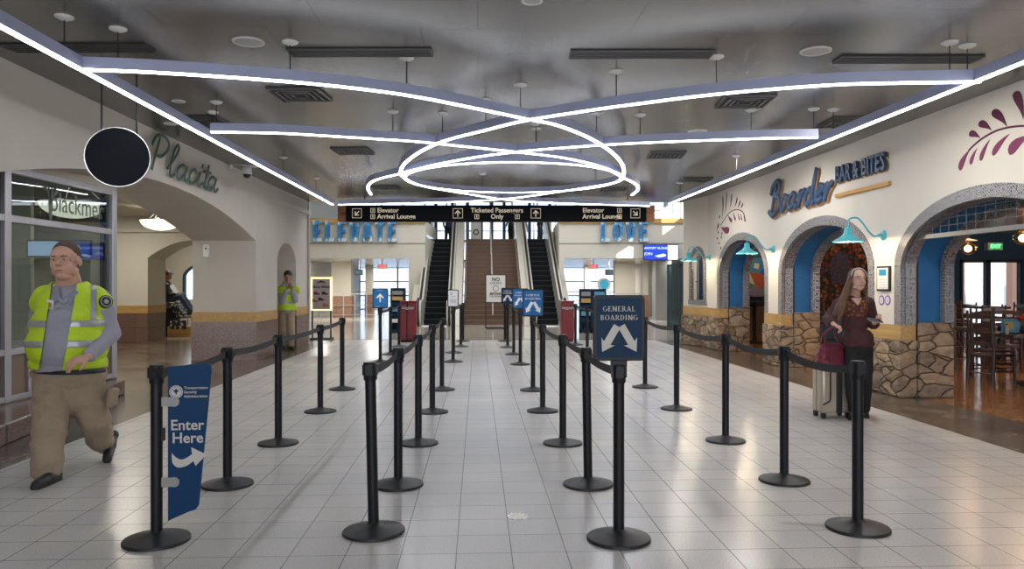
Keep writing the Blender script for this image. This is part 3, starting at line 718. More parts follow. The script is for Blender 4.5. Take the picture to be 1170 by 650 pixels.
# ---- wall lettering on the right
mat('navy_letter', (.012,.05,.125), .5); mat('ochre_back', (.42,.2,.06), .5)
L_B = [[(.1,-.15),(.2,1.0),(.35,2.0)], [(-.25,1.35),(-.1,1.95),(.4,2.25),(.85,2.0),(.8,1.45),(.3,1.15),(.85,1.0),(1.05,.45),(.7,-.1),(.2,-.25),(-.35,.1)]]
L_o = [[(.4,1.0),(.08,.65),(.15,.1),(.45,0),(.75,.4),(.65,.85),(.4,1.0),(.75,.8),(1.0,.85)]]
L_r = [[(.0,.6),(.25,1.0),(.22,.5),(.2,0),(.35,.6),(.65,1.0),(.85,.85)]]
L_d = [[(.75,.8),(.4,1.0),(.05,.6),(.1,.1),(.4,0),(.7,.5),(.95,2.3),(.78,.8),(.75,.15),(.95,0),(1.15,.2)]]
L_e = [[(.1,.45),(.55,.6),(.65,.9),(.4,1.02),(.1,.65),(.1,.2),(.4,0),(.85,.3)]]
bo = [('letter_b', off(L_B,0)),('letter_o', off(L_o,1.2)),('letter_a', off(L_a,2.2)),('letter_r', off(L_r,3.35)),('letter_d', off(L_d,4.2)),('letter_e', off(L_e,5.35)),('letter_r', off(L_r,6.2))]
s0, z0 = rw_pix(881,252); s1, z1 = rw_pix(957,222)
sc_ = (s1-s0)/7.75
zA = rw_pix(884,246)[1]; p = rw(s0+.12, 0, 2.78)
script('script_lettering', 'navy raised script word Boarder with an ochre edge above the middle arch', 'lettering', p, RW_A, bo, (sc_, .235), .052, .04, 'navy_letter', backing='ochre_back', shear=.18)
s0, _ = rw_pix(957,200); s1, _ = rw_pix(1019,200)
r = root('block_lettering', 'navy block letters BAR & BITES right of the script word', 'lettering', rw((s0+s1)/2, 0, 3.10), RW_A)
for wd_, x_ in (('BAR',-.46),('&',-.09),('BITES',.37)):
    me = text_mesh(wd_, .34, ext=.025, bold=.008, xs=.70, spacing=1.06); me.transform(Matrix.Translation((x_,-.045,0))); obj('letters', me, 'navy_letter', r)
    me = text_mesh(wd_, .34, ext=.004, bold=.014, xs=.70, spacing=1.06); me.transform(Matrix.Translation((x_+.012,-.010,-.012))); obj('letter_backing', me, 'ochre_back', r)
obj('underline_bar', MB().bb(-.73,.73,-.05,-.005,-.325,-.27), mat('ochre_bar', (.55,.28,.05), .5), r, bevel=.004)
# ---- painted leaf sprays
def tear(mb, hx, hz, tx, tz, w, y):
    h, t = Vector((hx,0,hz)), Vector((tx,0,tz)); d = (t-h); L = d.length; d.normalize(); n_ = Vector((-d.z,0,d.x)); pts = []
    prof = [(0,0),(.03,.55),(.12,.9),(.25,1),(.45,.85),(.7,.45),(.9,.14),(1,0)]
    bend = n_*L*.07
    f = lambda u, v: h + d*L*u + n_*v*w/2 + bend*(4*u*(1-u)) + Vector((0,y,0))
    a = [f(u, v) for u, v in prof]; b = [f(u, -v) for u, v in prof[1:-1]][::-1]
    P_ = a+b; k = len(P_); mb.add([p for p in P_]+[p+Vector((0,.006,0)) for p in P_], [tuple(range(k)), tuple(range(k,2*k))]+[(i,(i+1)%k,k+(i+1)%k,k+i) for i in range(k)])
def spray(label, origin, scale, heads, stem, ref, dots=()):
    so, zo = rw_pix(*ref); r = root('leaf_decal', label, 'wall decal', rw(so, 0, zo), RW_A)
    cv = lambda x, y: (lambda s, z: (s-so, z-zo))(*rw_pix(origin[0]+x/scale, origin[1]+y/scale))
    for (hx, hy, tx, ty, w, mt) in heads:
        mb = MB(); a, b = cv(hx, hy); c_, d_ = cv(tx, ty)
        Y = abs(rw_pix(origin[0]+hx/scale, origin[1])[0]); tear(mb, a, b, c_, d_, w/scale/F*Y*1.25, -.008)
        obj('leaf', mb, mt, r)
    mb = MB(); mb.tube(catmull([Vector((cv(*p)[0],-.006,cv(*p)[1])) for p in stem], 6), .012 if scale < 7 else .011, 6, fl=(Vector((0,1,0)), .3)); obj('stem', mb, 'burgundy_dark', r)
    for (x, y) in dots:
        a, b = cv(x, y); obj('dot', MB().lathe([(0,0),(.028,.0),(.028,.006),(0,.006)], (0,0,0), 14, M=Matrix.Translation((a,-.002,b)) @ Matrix.Rotation(PI/2,4,'X')), 'burgundy_dark', r)
mat('burgundy_dark', (.10,.008,.045), .55); mat('burgundy', (.20,.025,.09), .55); mat('plum_grey', (.08,.045,.075), .6)
D, B_ = 'burgundy_dark', 'burgundy'
spray('large burgundy leaf spray painted high on the right wall above the nearest arch', (1080,90), 5.91,
  [(470,90,530,270,55,D),(320,220,420,322,48,D),(230,300,315,348,40,D),(165,368,238,400,36,D),(98,615,168,478,40,B_),(172,578,218,470,26,B_),(240,553,303,412,30,B_),(322,515,438,372,38,B_),(430,500,575,378,62,B_),(640,70,650,280,60,D),(560,520,680,385,62,B_)],
  [(160,485),(200,445),(260,398),(350,350),(450,325),(560,318),(680,330)], (1125,150))
Pg = 'plum_grey'
spray('small burgundy leaf spray painted on the right wall above the farthest arch', (810,210), 7.22,
  [(116,100,110,290,18,Pg),(148,68,132,250,13,Pg),(190,82,178,190,18,Pg),(236,112,214,190,17,Pg),(260,140,238,195,15,Pg),(283,160,262,200,15,Pg),(168,380,100,352,46,B_),(192,308,160,258,26,B_),(222,300,204,238,18,B_),(255,300,243,240,13,B_),(275,302,265,246,12,B_),(304,312,288,245,16,B_),(82,325,66,385,22,Pg),(92,262,84,290,16,Pg)],
  [(95,345),(120,310),(150,262),(190,225),(240,212),(285,238),(300,290)], (840,250), dots=[(78,400),(72,450),(85,490),(100,530),(105,440),(108,410)])
# ---- turquoise gooseneck lamps
WALL_LAMPS = []
def goose(label, px, py, arm=.5):
    s_, z_ = rw_pix(px, py); return goose_at(label, rw(s_, 0, z_), RW_A, arm)
def goose_at(label, p, rz, arm):
    r = root('gooseneck_lamp', label, 'wall lamp', p, rz, 'turquoise gooseneck lamps on the right wall')
    obj('wall_plate', MB().lathe([(0,-.03),(.055,-.028),(.07,-.012),(.07,0)], n=24, M=Matrix.Rotation(-PI/2,4,'X')).cyl((0,-.02,0),(0,-.08,0),.022), 'turquoise', r, sm=50)
    pts = [(0,-.07,0),(0,-.14,-.01),(0,-.22,.06),(0,-.30,.17),(0,-.38,.235),(0,-arm+.02,.22),(0,-arm,.15),(0,-arm,.10)]
    obj('arm', MB().tube(catmull(pts, 6), .012, 10), 'turquoise', r, sm=60)
    sh = obj('lamp_shade', MB().lathe([(0,.11),(.035,.108),(.045,.095),(.05,.03),(.075,0),(.09,-.015),(.185,-.07),(.2,-.085),(.196,-.09),(.17,-.075),(.08,-.03),(.0,-.03)], (0,-arm,0), 36), 'turquoise', r, sm=50)
    obj('bulb', MB().sphere((0,-arm,-.06), .028, 12), 'lamp_warm', sh)
    WALL_LAMPS.append((p + Matrix.Rotation(rz,3,'Z') @ Vector((0,-arm,-.11)), 16))
goose('turquoise gooseneck lamp between the nearest arch and the middle arch', 1010, 269); goose('turquoise gooseneck lamp between the middle arch and the farthest arch', 884, 284.5)
goose_at('turquoise gooseneck lamp beside the small barred window', rw(-17.55,0,2.10), RW_A, .5)
# ---- framed menu and two round stickers
s_, z_ = rw_pix(1011, 318); r = root('framed_menu', 'small white menu with blue heading in a black frame beside the nearest arch', 'notice', rw(s_, 0, z_), RW_A)
obj('frame', MB().bb(-.155,.155,-.03,0,-.17,.165), 'black_plain', r, bevel=.004); obj('sheet', MB().bb(-.13,.13,-.034,-.03,-.145,.14), 'white_print', r)
obj('heading_block', MB().bb(-.08,.09,-.037,-.034,.04,.12), mat('heading_blue', (.02,.25,.45), .5), r)
m = MB()
for k in range(4): m.bb(-.09,.09,-.0365,-.034,-.02-.035*k,-.012-.035*k)
obj('printed_lines', m, 'tan_print', r)
for px, l in ((1007.5,'left'),(1014.5,'right')):
    s_, z_ = rw_pix(px, 343); r = root('round_sticker', 'purple and white round sticker below the framed menu, the %s one' % l, 'sticker', rw(s_, 0, z_), RW_A, 'round stickers below the framed menu')
    MX = Matrix.Rotation(PI/2,4,'X')
    obj('sticker_disc', MB().lathe([(0,.001),(.068,.001),(.068,.005),(0,.005)], n=28, M=MX), mat('sticker_purple', (.20,.10,.35), .5), r)
    obj('sticker_mark', MB().lathe([(.03,.005),(.045,.005),(.045,.008),(.03,.008)], n=24, M=MX).bb(-.012,.012,-.008,-.005,-.02,.02), 'white_print', r)
# small fittings on the left pier
def at_pier(px, py): Y = 14.73; p = P(px, py, Y); return p
p = at_pier(264.5-27,286.5); r = root('wall_sensor', 'small white sensor box high on the left pier', 'sensor', (p.x, 14.70, p.z))
obj('housing', MB().bb(-.055,.055,-.07,0,-.12,.12), 'white_paint', r, bevel=.012); obj('sensor_eye', MB().sphere((.0,-.07,.04), .018, 10), 'smoked', r)
p = at_pier(258,299.5); r = root('slot_plate', 'thin black slot plate on the left pier', 'plate', (p.x, 14.70, p.z))
obj('plate', MB().bb(-.21,.21,-.02,0,-.025,.025), 'black_plain', r, bevel=.003)
# ---- overhead banner sign
SYY = 18.55
L_, R2 = P(387,235,SYY), P(747,253,SYY); W_ = R2.x-L_.x; zc = (P(0,235,SYY).z+P(0,253.5,SYY).z)/2; H_ = P(0,235,SYY).z-P(0,253.5,SYY).z
r = root('overhead_sign', 'long black overhead direction sign hanging across the far end of the hall', 'sign', ((L_.x+R2.x)/2, SYY, zc))
obj('sign_body', MB().bb(-W_/2+.2, W_/2-.2, -.12, .12, -H_/2, H_/2), 'banner_black', r, bevel=.01)
for sg in (-1,1):
    for k in (0,1): obj('end_cap', MB().bb(sg*(W_/2-.2)+(.0 if sg>0 else -.2), sg*(W_/2-.2)+(.2 if sg>0 else 0), -.12,.12, (-H_/2 if k==0 else .006), (-.006 if k==0 else H_/2)), 'copper', r, bevel=.006, label='copper coloured end panel')
    for x in (1.0,3.2): obj('hanging_rod', MB().cyl((sg*x,0,H_/2),(sg*x,0,HC-zc), .015, n=8), 'black_plain', r)
sx = lambda px: (px-567)/F*SYY
def arrow(parent, x, y, z, s, ang, m='banner_text', box=True, bm_='banner_text'):
    T = Matrix.Translation((x,y,z)) @ Matrix.Rotation(-ang, 4, 'Y')
    a = MB(); a.bb(-.05*s,.05*s,-.004,.004,-.34*s,.18*s)
    a.prism([(-.30*s,.02*s),(-.22*s,-.06*s),(0,.18*s),(.22*s,-.06*s),(.30*s,.02*s),(0,.34*s)], -.004, .004)
    mb = MB().add(a.v, a.f, T); obj('arrow', mb, m, parent)
    if box:
        h = .5*s; t = .05*s; f = MB().bb(x-h,x+h,y-.004,y+.004,z+h-t,z+h).bb(x-h,x+h,y-.004,y+.004,z-h,z-h+t).bb(x-h,x-h+t,y-.004,y+.004,z-h,z+h).bb(x+h-t,x+h,y-.004,y+.004,z-h,z+h); obj('arrow_frame', f, bm_, parent)
yf = -.126
arrow(r, sx(409), yf, 0, .23, PI*.75); arrow(r, sx(523.5), yf, 0, .24, 0); arrow(r, sx(612), yf, 0, .24, 0); arrow(r, sx(725), yf, 0, .23, -PI*.75)
tk = dict(ext=.003, bold=.003)
text('lettering', 'Elevator', .155, 'banner_text', r, sx(432), yf, .07, align='LEFT', **tk); text('lettering', 'Arrival Lounge', .155, 'banner_text', r, sx(432), yf, -.08, align='LEFT', **tk)
text('lettering', 'Ticketed Passengers', .155, 'banner_text', r, sx(568), yf, .07, **tk); text('lettering', 'Only', .155, 'banner_text', r, sx(568), yf, -.08, **tk)
text('lettering', 'Elevator', .155, 'banner_text', r, sx(665), yf, .07, align='LEFT', **tk); text('lettering', 'Arrival Lounge', .155, 'banner_text', r, sx(665), yf, -.08, align='LEFT', **tk)
for px, z in ((427,.07),(427,-.08),(545,-.08),(591,-.08),(707,.07),(707,-.08)):
    h = .055; x = sx(px); f = MB().bb(x-h,x+h,yf-.003,yf+.003,z+h-.014,z+h).bb(x-h,x+h,yf-.003,yf+.003,z-h,z-h+.014).bb(x-h,x-h+.014,yf-.003,yf+.003,z-h,z+h).bb(x+h-.014,x+h,yf-.003,yf+.003,z-h,z+h).bb(x-.012,x+.012,yf-.003,yf+.003,z-.025,z+.025)
    obj('pictogram', f, 'banner_text', r)
# ---- big cloud-printed words on the back wall
def word(s, px0, px1, label):
    a, b = P(px0,252,30), P(px1,277,30); n_ = len(s); step = (b.x-a.x)/n_
    for k, chx in enumerate(s):
        x = a.x+step*(k+.5); w_ = min(step*.72, .52) if chx not in 'I' else .2
        r = root('wall_letter', label % chx if s == 'LOVE' or chx != 'E' else label % {0:'first E',2:'middle E',6:'last E'}[k], 'letter', (x, 29.98, b.z+.02), group='cloud printed letters of the word '+s)
        h = a.z-b.z-.03; m = MB(); t = .155; W2 = w_/2
        if chx == 'E': polys = [[(-W2,0),(W2,0),(W2,t*.9),(-W2+t,t*.9),(-W2+t,h/2-t*.4),(W2*.7,h/2-t*.4),(W2*.7,h/2+t*.4),(-W2+t,h/2+t*.4),(-W2+t,h-t*.9),(W2,h-t*.9),(W2,h),(-W2,h)]]
        elif chx == 'L': polys = [[(-W2,0),(W2,0),(W2,t),(-W2+t,t),(-W2+t,h),(-W2,h)]]
        elif chx == 'V': polys = [[(-W2*1.25,h),(-W2*1.25+t,h),(0,h*.3),(W2*1.25-t,h),(W2*1.25,h),(t*.6,0),(-t*.6,0)]]
        elif chx == 'T': polys = [[(-W2,h),(-W2,h-t),(-t/2,h-t),(-t/2,0),(t/2,0),(t/2,h-t),(W2,h-t),(W2,h)]]
        elif chx == 'A': polys = [[(-W2*1.25,0),(-t*.55,h),(t*.55,h),(W2*1.25,0),(W2*1.25-t,0),(t*.75,h*.22),(-t*.75,h*.22),(-W2*1.25+t,0)]]
        elif chx == 'O':
            polys = []
            N = 28
            for i in range(N):
                a0, a1 = 2*PI*i/N, 2*PI*(i+1)/N; e = lambda a_, q2: ((W2*1.15-q2)*math.cos(a_), h/2+(h/2-q2)*math.sin(a_))
                polys.append([e(a0,0), e(a1,0), e(a1,t), e(a0,t)])
        for pg in polys: m.prism(pg, -.16, 0)
        me = weld(m, 'letter_face'); obj('letter_face', me, 'cloud_print', r)
word('ELEVATE', 356.5, 456, 'blue and white cloud printed letter %s of ELEVATE on the back wall'); word('LOVE', 684, 742, 'blue and white cloud printed letter %s of LOVE on the back wall')
# ---- information screens on the right of the back wall
p = P(756.5,288,29.6); r = root('flight_screen', 'wide wall screen, blue page at left and white page at right, below the word LOVE', 'screen', (p.x, 29.9, p.z))
w2 = 38/F*29.9/2
obj('casing', MB().bb(-w2-.03,w2+.03,-.1,.02,-.31,.31), 'black_plain', r)
obj('blue_page', MB().bb(-w2,w2*.36,-.105,-.1,-.28,.28), emit('screen_blue', (.01,.04,.45), 1.0), r); obj('white_page', MB().bb(w2*.40,w2,-.105,-.1,-.28,.28), emit('screen_white', (.8,.85,.9), 1.0), r)
text('lettering', 'AIRPORT BUSINESS', .12, emit('screen_text', (.6,.75,1), 1.0), r, -.15, -.108, .16, ext=.002)
text('lettering', 'JOIN', .15, 'screen_text', r, -.5, -.108, -.06, ext=.002); obj('aircraft_picture', MB().prism([(-.25,-.14),(.1,-.05),(.2,-.1),(.16,-.16),(-.1,-.2)], -.108, -.106), 'screen_text', r)
# ================================================================ STANCHIONS
PH = 1.0
G_POST = 'black belt barrier posts in the queue lanes'
def post_mesh(big=False):
    b = MB().lathe([(.182,0),(.182,.012),(.178,.018),(.11,.034),(.05,.048),(.036,.056),(.033,.06),(0,.06)], n=40)
    p = MB().lathe([(.0,.05),(.032,.05),(.032,.90),(0,.90)], n=24)
    k = .004
    c = MB().lathe([(0,.895),(.034+k,.895),(.036+k,.90),(.036+k,.993),(.033+k,PH),(0,PH)], n=24)
    c.bb(-.022,.022,-.043,.043,.925,.985).bb(-.043,.043,-.022,.022,.925,.985)
    return [to_mesh(n_, m) for n_, m in (('base',b),('post',p),('cap',c))]
SM = post_mesh()
def shared(name, me, m, parent, sm=35):
    if not me.materials: me.materials.append(MATS[m]); smooth(me, sm)
    o = bpy.data.objects.new(name, me); COL.objects.link(o); o.parent = parent; return o
def post(label, px, py, tilt=0, thin=False, group=G_POST, rz=0):
    p = onfloor(px, py)
    r = root('belt_barrier_post', label, 'barrier post', p, rz, group)
    if tilt: r.rotation_euler = (0, tilt, 0)
    for n_, me, m in zip(('base','post','cap'), SM, ('black_base','black_powder','black_powder')): shared(n_, me, m, r)
    return r
def belt(a, b, sag=.03, z0=.955, z1=.955, w=.05):
    A, B = a.location.copy(), b.location.copy(); dz = Vector((0,0,1)); d = (B-A); L = d.length; d.normalize(); nrm = Vector((-d.y,d.x,0))*.0012
    N = 14; mb = MB(); pts = []
    for k in range(N+1):
        t = k/N; p = A+d*(.03+(L-.06)*t) - A; z = z0+(z1-z0)*t-4*sag*t*(1-t); pts.append((p, z))
    for k in range(N):
        (p, z), (q_, y) = pts[k], pts[k+1]
        for s in (1,-1): mb.quad(p+nrm*s+dz*(z-w/2), q_+nrm*s+dz*(y-w/2), q_+nrm*s+dz*(y+w/2), p+nrm*s+dz*(z+w/2))
        for e in (-w/2, w/2): mb.quad(p+nrm+dz*(z+e), q_+nrm+dz*(y+e), q_-nrm+dz*(y+e), p-nrm+dz*(z+e))
    a_inv = Matrix.Rotation(-a.rotation_euler.y, 4, 'Y') if a.rotation_euler.y else Matrix()
    mb.v = [a_inv @ v for v in mb.v]
    return obj('belt', weld(mb, 'belt'), 'belt_web', a)
def sign_frame(r, m, w=.295, h=.375, z0=1.02, rad=.025):
    def rr(w_, h_, zc, rd):
        pts = []
        for cx, cz, a0 in ((w_/2-rd,h_/2-rd,0),(-w_/2+rd,h_/2-rd,90),(-w_/2+rd,-h_/2+rd,180),(w_/2-rd,-h_/2+rd,270)):
            for k in range(5): a = math.radians(a0+22.5*k); pts.append((cx+rd*math.cos(a), zc+cz+rd*math.sin(a)))
        return pts
    zc = z0+h/2
    f = obj('sign_frame', MB().prism(rr(w,h,zc,rad), -.014, .014), 'black_powder', r, bevel=.004)
    obj('sign_holder', MB().bb(-.045,.045,-.022,.022,z0-.035,z0+.004), 'black_powder', r, bevel=.004)
    s = obj('sign_panel', MB().prism(rr(w-.035,h-.035,zc,rad*.5), -.0165, .0165), m, r)
    return s, zc
def arr2(parent, x0, z0, x1, z1, wd, m, y=-.019):      # broad straight arrow
    a, b = Vector((x0,y,z0)), Vector((x1,y,z1)); d = (b-a).normalized(); n_ = Vector((-d.z,0,d.x)); hd = b-d*wd*1.35
    pts = [a+n_*wd/2, hd+n_*wd/2, hd+n_*wd*1.05-d*wd*.25, b, hd-n_*wd*1.05-d*wd*.25, hd-n_*wd/2, a-n_*wd/2]
    k = len(pts); off_ = Vector((0,.003,0))
    return obj('arrow', MB().add(pts+[p+off_ for p in pts], [tuple(range(k)), tuple(range(k,2*k))]+[(i,(i+1)%k,k+(i+1)%k,k+i) for i in range(k)]), m, parent)
# serif capitals, drawn as strokes
def serif_word(s, h, adv=1.0):
    mb = MB(); x = 0; T, t, sf = .17*h, .07*h, .07*h
    def V(x_, z0=0, z1=1, serifs=True):
        mb.bb(x_, x_+T, -.001,.001, z0*h, z1*h)
        if serifs:
            if z0 == 0: mb.bb(x_-sf, x_+T+sf, -.001,.001, 0, t*.7)
            if z1 == 1: mb.bb(x_-sf, x_+T+sf, -.001,.001, h-t*.7, h)
    def Hh(x0, x1, z, tk=None): mb.bb(x0, x1, -.001,.001, z*h-(tk or t)/2, z*h+(tk or t)/2)
    def line(x0, z0, x1, z1, wd):
        d = Vector((x1-x0,0,(z1-z0)*h)).normalized(); nn = Vector((wd/2,0,0)); A, B = Vector((x0,0,z0*h)), Vector((x1,0,z1*h)); q4 = [A-nn,A+nn,B+nn,B-nn]
        mb.add([p+Vector((0,-.001,0)) for p in q4]+[p+Vector((0,.001,0)) for p in q4], [(0,1,2,3),(4,5,6,7),(0,1,5,4),(1,2,6,5),(2,3,7,6),(3,0,4,7)])
    def arc(cx, cz, rx, rz, a0, a1, thick_side=True):
        N = 18; inn, out = [], []
        for k in range(N+1):
            a = math.radians(a0+(a1-a0)*k/N); c, s_ = math.cos(a), math.sin(a); w = t+(T-t)*abs(c)**1.5
            out.append((cx+rx*c, cz*h+rz*h*s_)); inn.append((cx+(rx-w)*c, cz*h+(rz*h-t*.9-(w-t)*.0)*s_))
        for k in range(N):
            q4 = [out[k], out[k+1], inn[k+1], inn[k]]
            mb.add([(p[0],-.001,p[1]) for p in q4]+[(p[0],.001,p[1]) for p in q4], [(0,1,2,3),(4,5,6,7),(0,1,5,4),(2,3,7,6)])
    for c in s:
        if c == 'G': arc(x+.42*h,.5,.42*h,.5,40,320); V(x+.66*h,.1,.45,False); mb.bb(x+.56*h,x+.93*h,-.001,.001,.42*h,.48*h); w = .95
        elif c == 'E': V(x+sf); Hh(x,x+.62*h,.965); Hh(x,x+.66*h,.035); Hh(x,x+.48*h,.52); mb.bb(x+.58*h,x+.62*h,-.001,.001,.78*h,h); mb.bb(x+.62*h,x+.66*h,-.001,.001,0,.24*h); mb.bb(x+.44*h,x+.48*h,-.001,.001,.42*h,.62*h); w = .78
        elif c == 'N': V(x+sf,0,1); V(x+.68*h,0,1); line(x+sf+.06*h,1,x+.74*h,0,T*1.1); w = 1.0
        elif c == 'R': V(x+sf); arc(x+.28*h,.74,.36*h,.26,-90,90); Hh(x+sf,x+.3*h,.965); Hh(x+sf,x+.3*h,.5); line(x+.4*h,.5,x+.74*h,0,T*1.1); w = .88
        elif c == 'B': V(x+sf); arc(x+.28*h,.76,.34*h,.24,-90,90); arc(x+.28*h,.27,.38*h,.27,-90,90); Hh(x+sf,x+.3*h,.965); Hh(x+sf,x+.3*h,.53); Hh(x+sf,x+.3*h,.035); w = .82
        elif c == 'D': V(x+sf); arc(x+.26*h,.5,.54*h,.5,-90,90); Hh(x+sf,x+.3*h,.965); Hh(x+sf,x+.3*h,.035); w = .95
        elif c == 'L': V(x+sf); Hh(x,x+.6*h,.035); mb.bb(x+.56*h,x+.6*h,-.001,.001,0,.26*h); w = .74
        elif c == 'I': V(x+sf); w = .46
        elif c == 'A': line(x+.4*h,1,x+.74*h,0,T*1.15); line(x+.38*h,.98,x+.08*h,0,t*1.1); Hh(x+.2*h,x+.6*h,.32); Hh(x,x+.24*h,.03); Hh(x+.58*h,x+.9*h,.03); w = .95
        elif c == 'O': arc(x+.45*h,.5,.45*h,.5,0,360); w = 1.0
        x += (w+.06)*h*adv
    return mb, x-.06*h
def serif(parent, s, h, z, m, y=-.0185, label=None):
    mb, W = serif_word(s, h); mb.v = [v+Vector((-W/2, y, z)) for v in mb.v]; return obj('lettering', mb, m, parent)
def general(r, m='navy_sign', lm='tan_print'):
    s, zc = sign_frame(r, m)
    serif(s, 'GENERAL', .029, zc+.095, lm); serif(s, 'BOARDING', .029, zc+.045, lm)
    arr2(s, -.012, zc+.012, -.098, zc-.135, .042, lm); arr2(s, .012, zc+.012, .098, zc-.135, .042, lm)
# left outer lane
lo = [post('belt barrier post standing nearest the camera on the left, carrying the blue Enter Here panel',179,618), post('black belt barrier post second in the far left lane, right behind the Enter Here panel',260,554),
      post('black belt barrier post third in the far left lane, before the granite pier',318,507), post('black belt barrier post fourth in the far left lane, before the man at the niche',366,470.5), post('black belt barrier post last in the far left lane, before the shoe poster',391,445)]
for a, b in zip(lo[1:], lo[2:]): belt(a, b, .02)
belt(lo[0], lo[1], .03)
li = [post('slightly leaning black belt barrier post nearest the camera in the inner left lane',427,608,tilt=-.022), post('black belt barrier post second in the inner left lane',455,554.5), post('black belt barrier post third in the inner left lane',478,507), post('black belt barrier post fourth in the inner left lane',494,471), post('black belt barrier post fifth in the inner left lane, before the left escalator',505,445.5)]
for a, b in zip(li, li[1:]): belt(a, b, .02)
ri = [post('belt barrier post with the largest General Boarding sign, nearest the camera',707,616,rz=.03), post('slightly leaning black belt barrier post just left of the largest General Boarding sign',672,554,tilt=-.016), post('black belt barrier post third in the inner right lane',643,507), post('black belt barrier post fourth in the inner right lane',620,470), post('belt barrier post with the second largest General Boarding sign, before the right escalator',609,446)]
for a, b in zip(ri, ri[1:]): belt(a, b, .02)
ro = [post('black belt barrier post nearest the camera on the far right, before the woman',980,604), post('black belt barrier post second in the far right lane',896,549.5), post('black belt barrier post third in the far right lane',829,504), post('black belt barrier post fourth in the far right lane',773,467.5), post('black belt barrier post fifth in the far right lane, just right of the largest sign',737,442.5)]
for a, b in zip(ro, ro[1:]): belt(a, b, .045)
general(ri[0]); general(ri[4], 'blue_sign', 'white_print')
far_l = [post('belt barrier post with a small white notice, before the staircase',517.7,413.5), post('black belt barrier post just behind the white notice post',518.5,403), post('black belt barrier post left of the staircase, second from the far end',526.5,396), post('black belt barrier post at the far end of the lane left of the staircase',529,390)]
far_r = [post('belt barrier post with the third General Boarding sign, partly behind the second',594.5,416.5), post('plain black belt barrier post between the two farther General Boarding signs',587,405), post('belt barrier post with the farthest, smallest General Boarding sign',580,397), post('black belt barrier post at the far end of the lane right of the staircase',577,390)]
for L in (far_l, far_r):
    for a, b in zip(L, L[1:]): belt(a, b, .02)
general(far_r[0], 'blue_sign', 'white_print'); general(far_r[2], 'navy_sign', 'white_print')
s, zc = sign_frame(far_l[0], 'white_print', .215, .33, 1.04)
mb = MB().lathe([(.018,0),(.024,0),(.024,.003),(.018,.003)], n=20, M=Matrix.Translation((-.03,-.017,zc+.09)) @ Matrix.Rotation(PI/2,4,'X')); obj('mark', mb, 'ink', s)
mb = MB()
for k, (w_, z) in enumerate(((.10,.035),(.12,-.02),(.11,-.04),(.12,-.06),(.09,-.08))): mb.bb(-w_/2,w_/2,-.019,-.0165,zc+z-.004,zc+z+.004)
obj('printed_lines', mb, mat('grey_print', (.35,.35,.36), .6), s)
# side gates left and right of the escalators
gl = [post('belt barrier post with the blue up arrow sign, left of the inner lane',434.5,413.5), post('black belt barrier post just behind the up arrow sign post',446,405), post('black belt barrier post left of the left dark red cabinet',456,396), post('black belt barrier post in front of the left dark red cabinet',465,390.5)]
for a, b in zip(gl, gl[1:]): belt(a, b, .02)
s, zc = sign_frame(gl[0], mat('bright_blue_sign', (.01,.20,.55), .35)); arrow(s, 0, -.0185, zc+.01, .24, 0, 'banner_text', box=False); text('lettering', 'EXPRESS', .03, 'white_print', s, 0, -.0185, zc+.145, ext=.001); text('lettering', 'boarding', .025, 'white_print', s, -.05, -.0185, zc-.155, ext=.001)
gr = [post('black belt barrier post seen just left of the largest General Boarding sign',671,406), post('thin looking black belt barrier post right of the right dark red cabinet',657.5,394), post('black belt barrier post in front of the right dark red cabinet',648,388.5)]
belt(gr[1], gr[0], .02); belt(gr[2], gr[1], .02); belt(ro[4], gr[0], .05)
# ---- Enter Here panel bolted to the first left post
r0 = lo[0]
PA = MB(); W0 = .245
pg = [(0,.115),(.115,.165),(.150,.175),(.168,.20),(.238,.965),(.235,.995),(.225,1.005),(0,.99)]
pnl = obj('sign_panel', MB().prism(pg, -.006, .006), mat('enter_blue', (.005,.045,.125), .5, spec=.2), r0, label='blue panel reading Enter Here'); pnl.location = (.066,.0,.0); pnl.rotation_euler = (0,0,.10)
tt = dict(ext=.001, bold=.0012)
text('lettering','Enter', .083, 'tan_print', pnl, .105, -.0075, .655, **tt); text('lettering','Here', .083, 'tan_print', pnl, .108, -.0075, .582, **tt)
for k, s_ in enumerate(('Transportation','Security','Administration')): text('lettering', s_, .0215, 'tan_print', pnl, .088, -.0075, .868-.024*k, align='LEFT', ext=.001, bold=.0002)
MXX = Matrix.Translation((.045,-.006,.846)) @ Matrix.Rotation(PI/2,4,'X')
obj('seal', MB().lathe([(0,.0),(.037,.0),(.037,.002),(0,.002)], n=36, M=MXX), 'tan_print', pnl)
obj('seal_device', MB().lathe([(.029,.002),(.031,.002),(.031,.0035),(.029,.0035)], n=36, M=MXX).prism([(.045,.828),(.050,.842),(.068,.862),(.056,.855),(.048,.860),(.045,.868),(.042,.860),(.034,.855),(.022,.862),(.040,.842)], -.0095, -.008), 'enter_blue', pnl)
cv = catmull([(.022,0,.50),(.026,0,.445),(.055,0,.418),(.10,0,.425),(.14,0,.452)], 6); top = catmull([(.022,0,.50),(.04,0,.478),(.07,0,.462),(.10,0,.47),(.133,0,.492)], 6)
poly = [(p.x,p.z) for p in cv]+[(.152,.425),(.212,.487),(.128,.53)]+[(p.x,p.z) for p in top[::-1]]
obj('arrow', MB().prism(poly, -.009, -.006), 'tan_print', pnl)
for z in (.79, .335): obj('clip', MB().cyl((.035,-.010,z),(.035,.010,z),.028,n=20).bb(-.035,.035,-.009,.009,z-.026,z+.026), mat('clip_grey', (.35,.33,.31), .45), pnl)
obj('post_latch', MB().bb(.03,.045,-.012,.012,.57,.64), 'black_plain', r0)
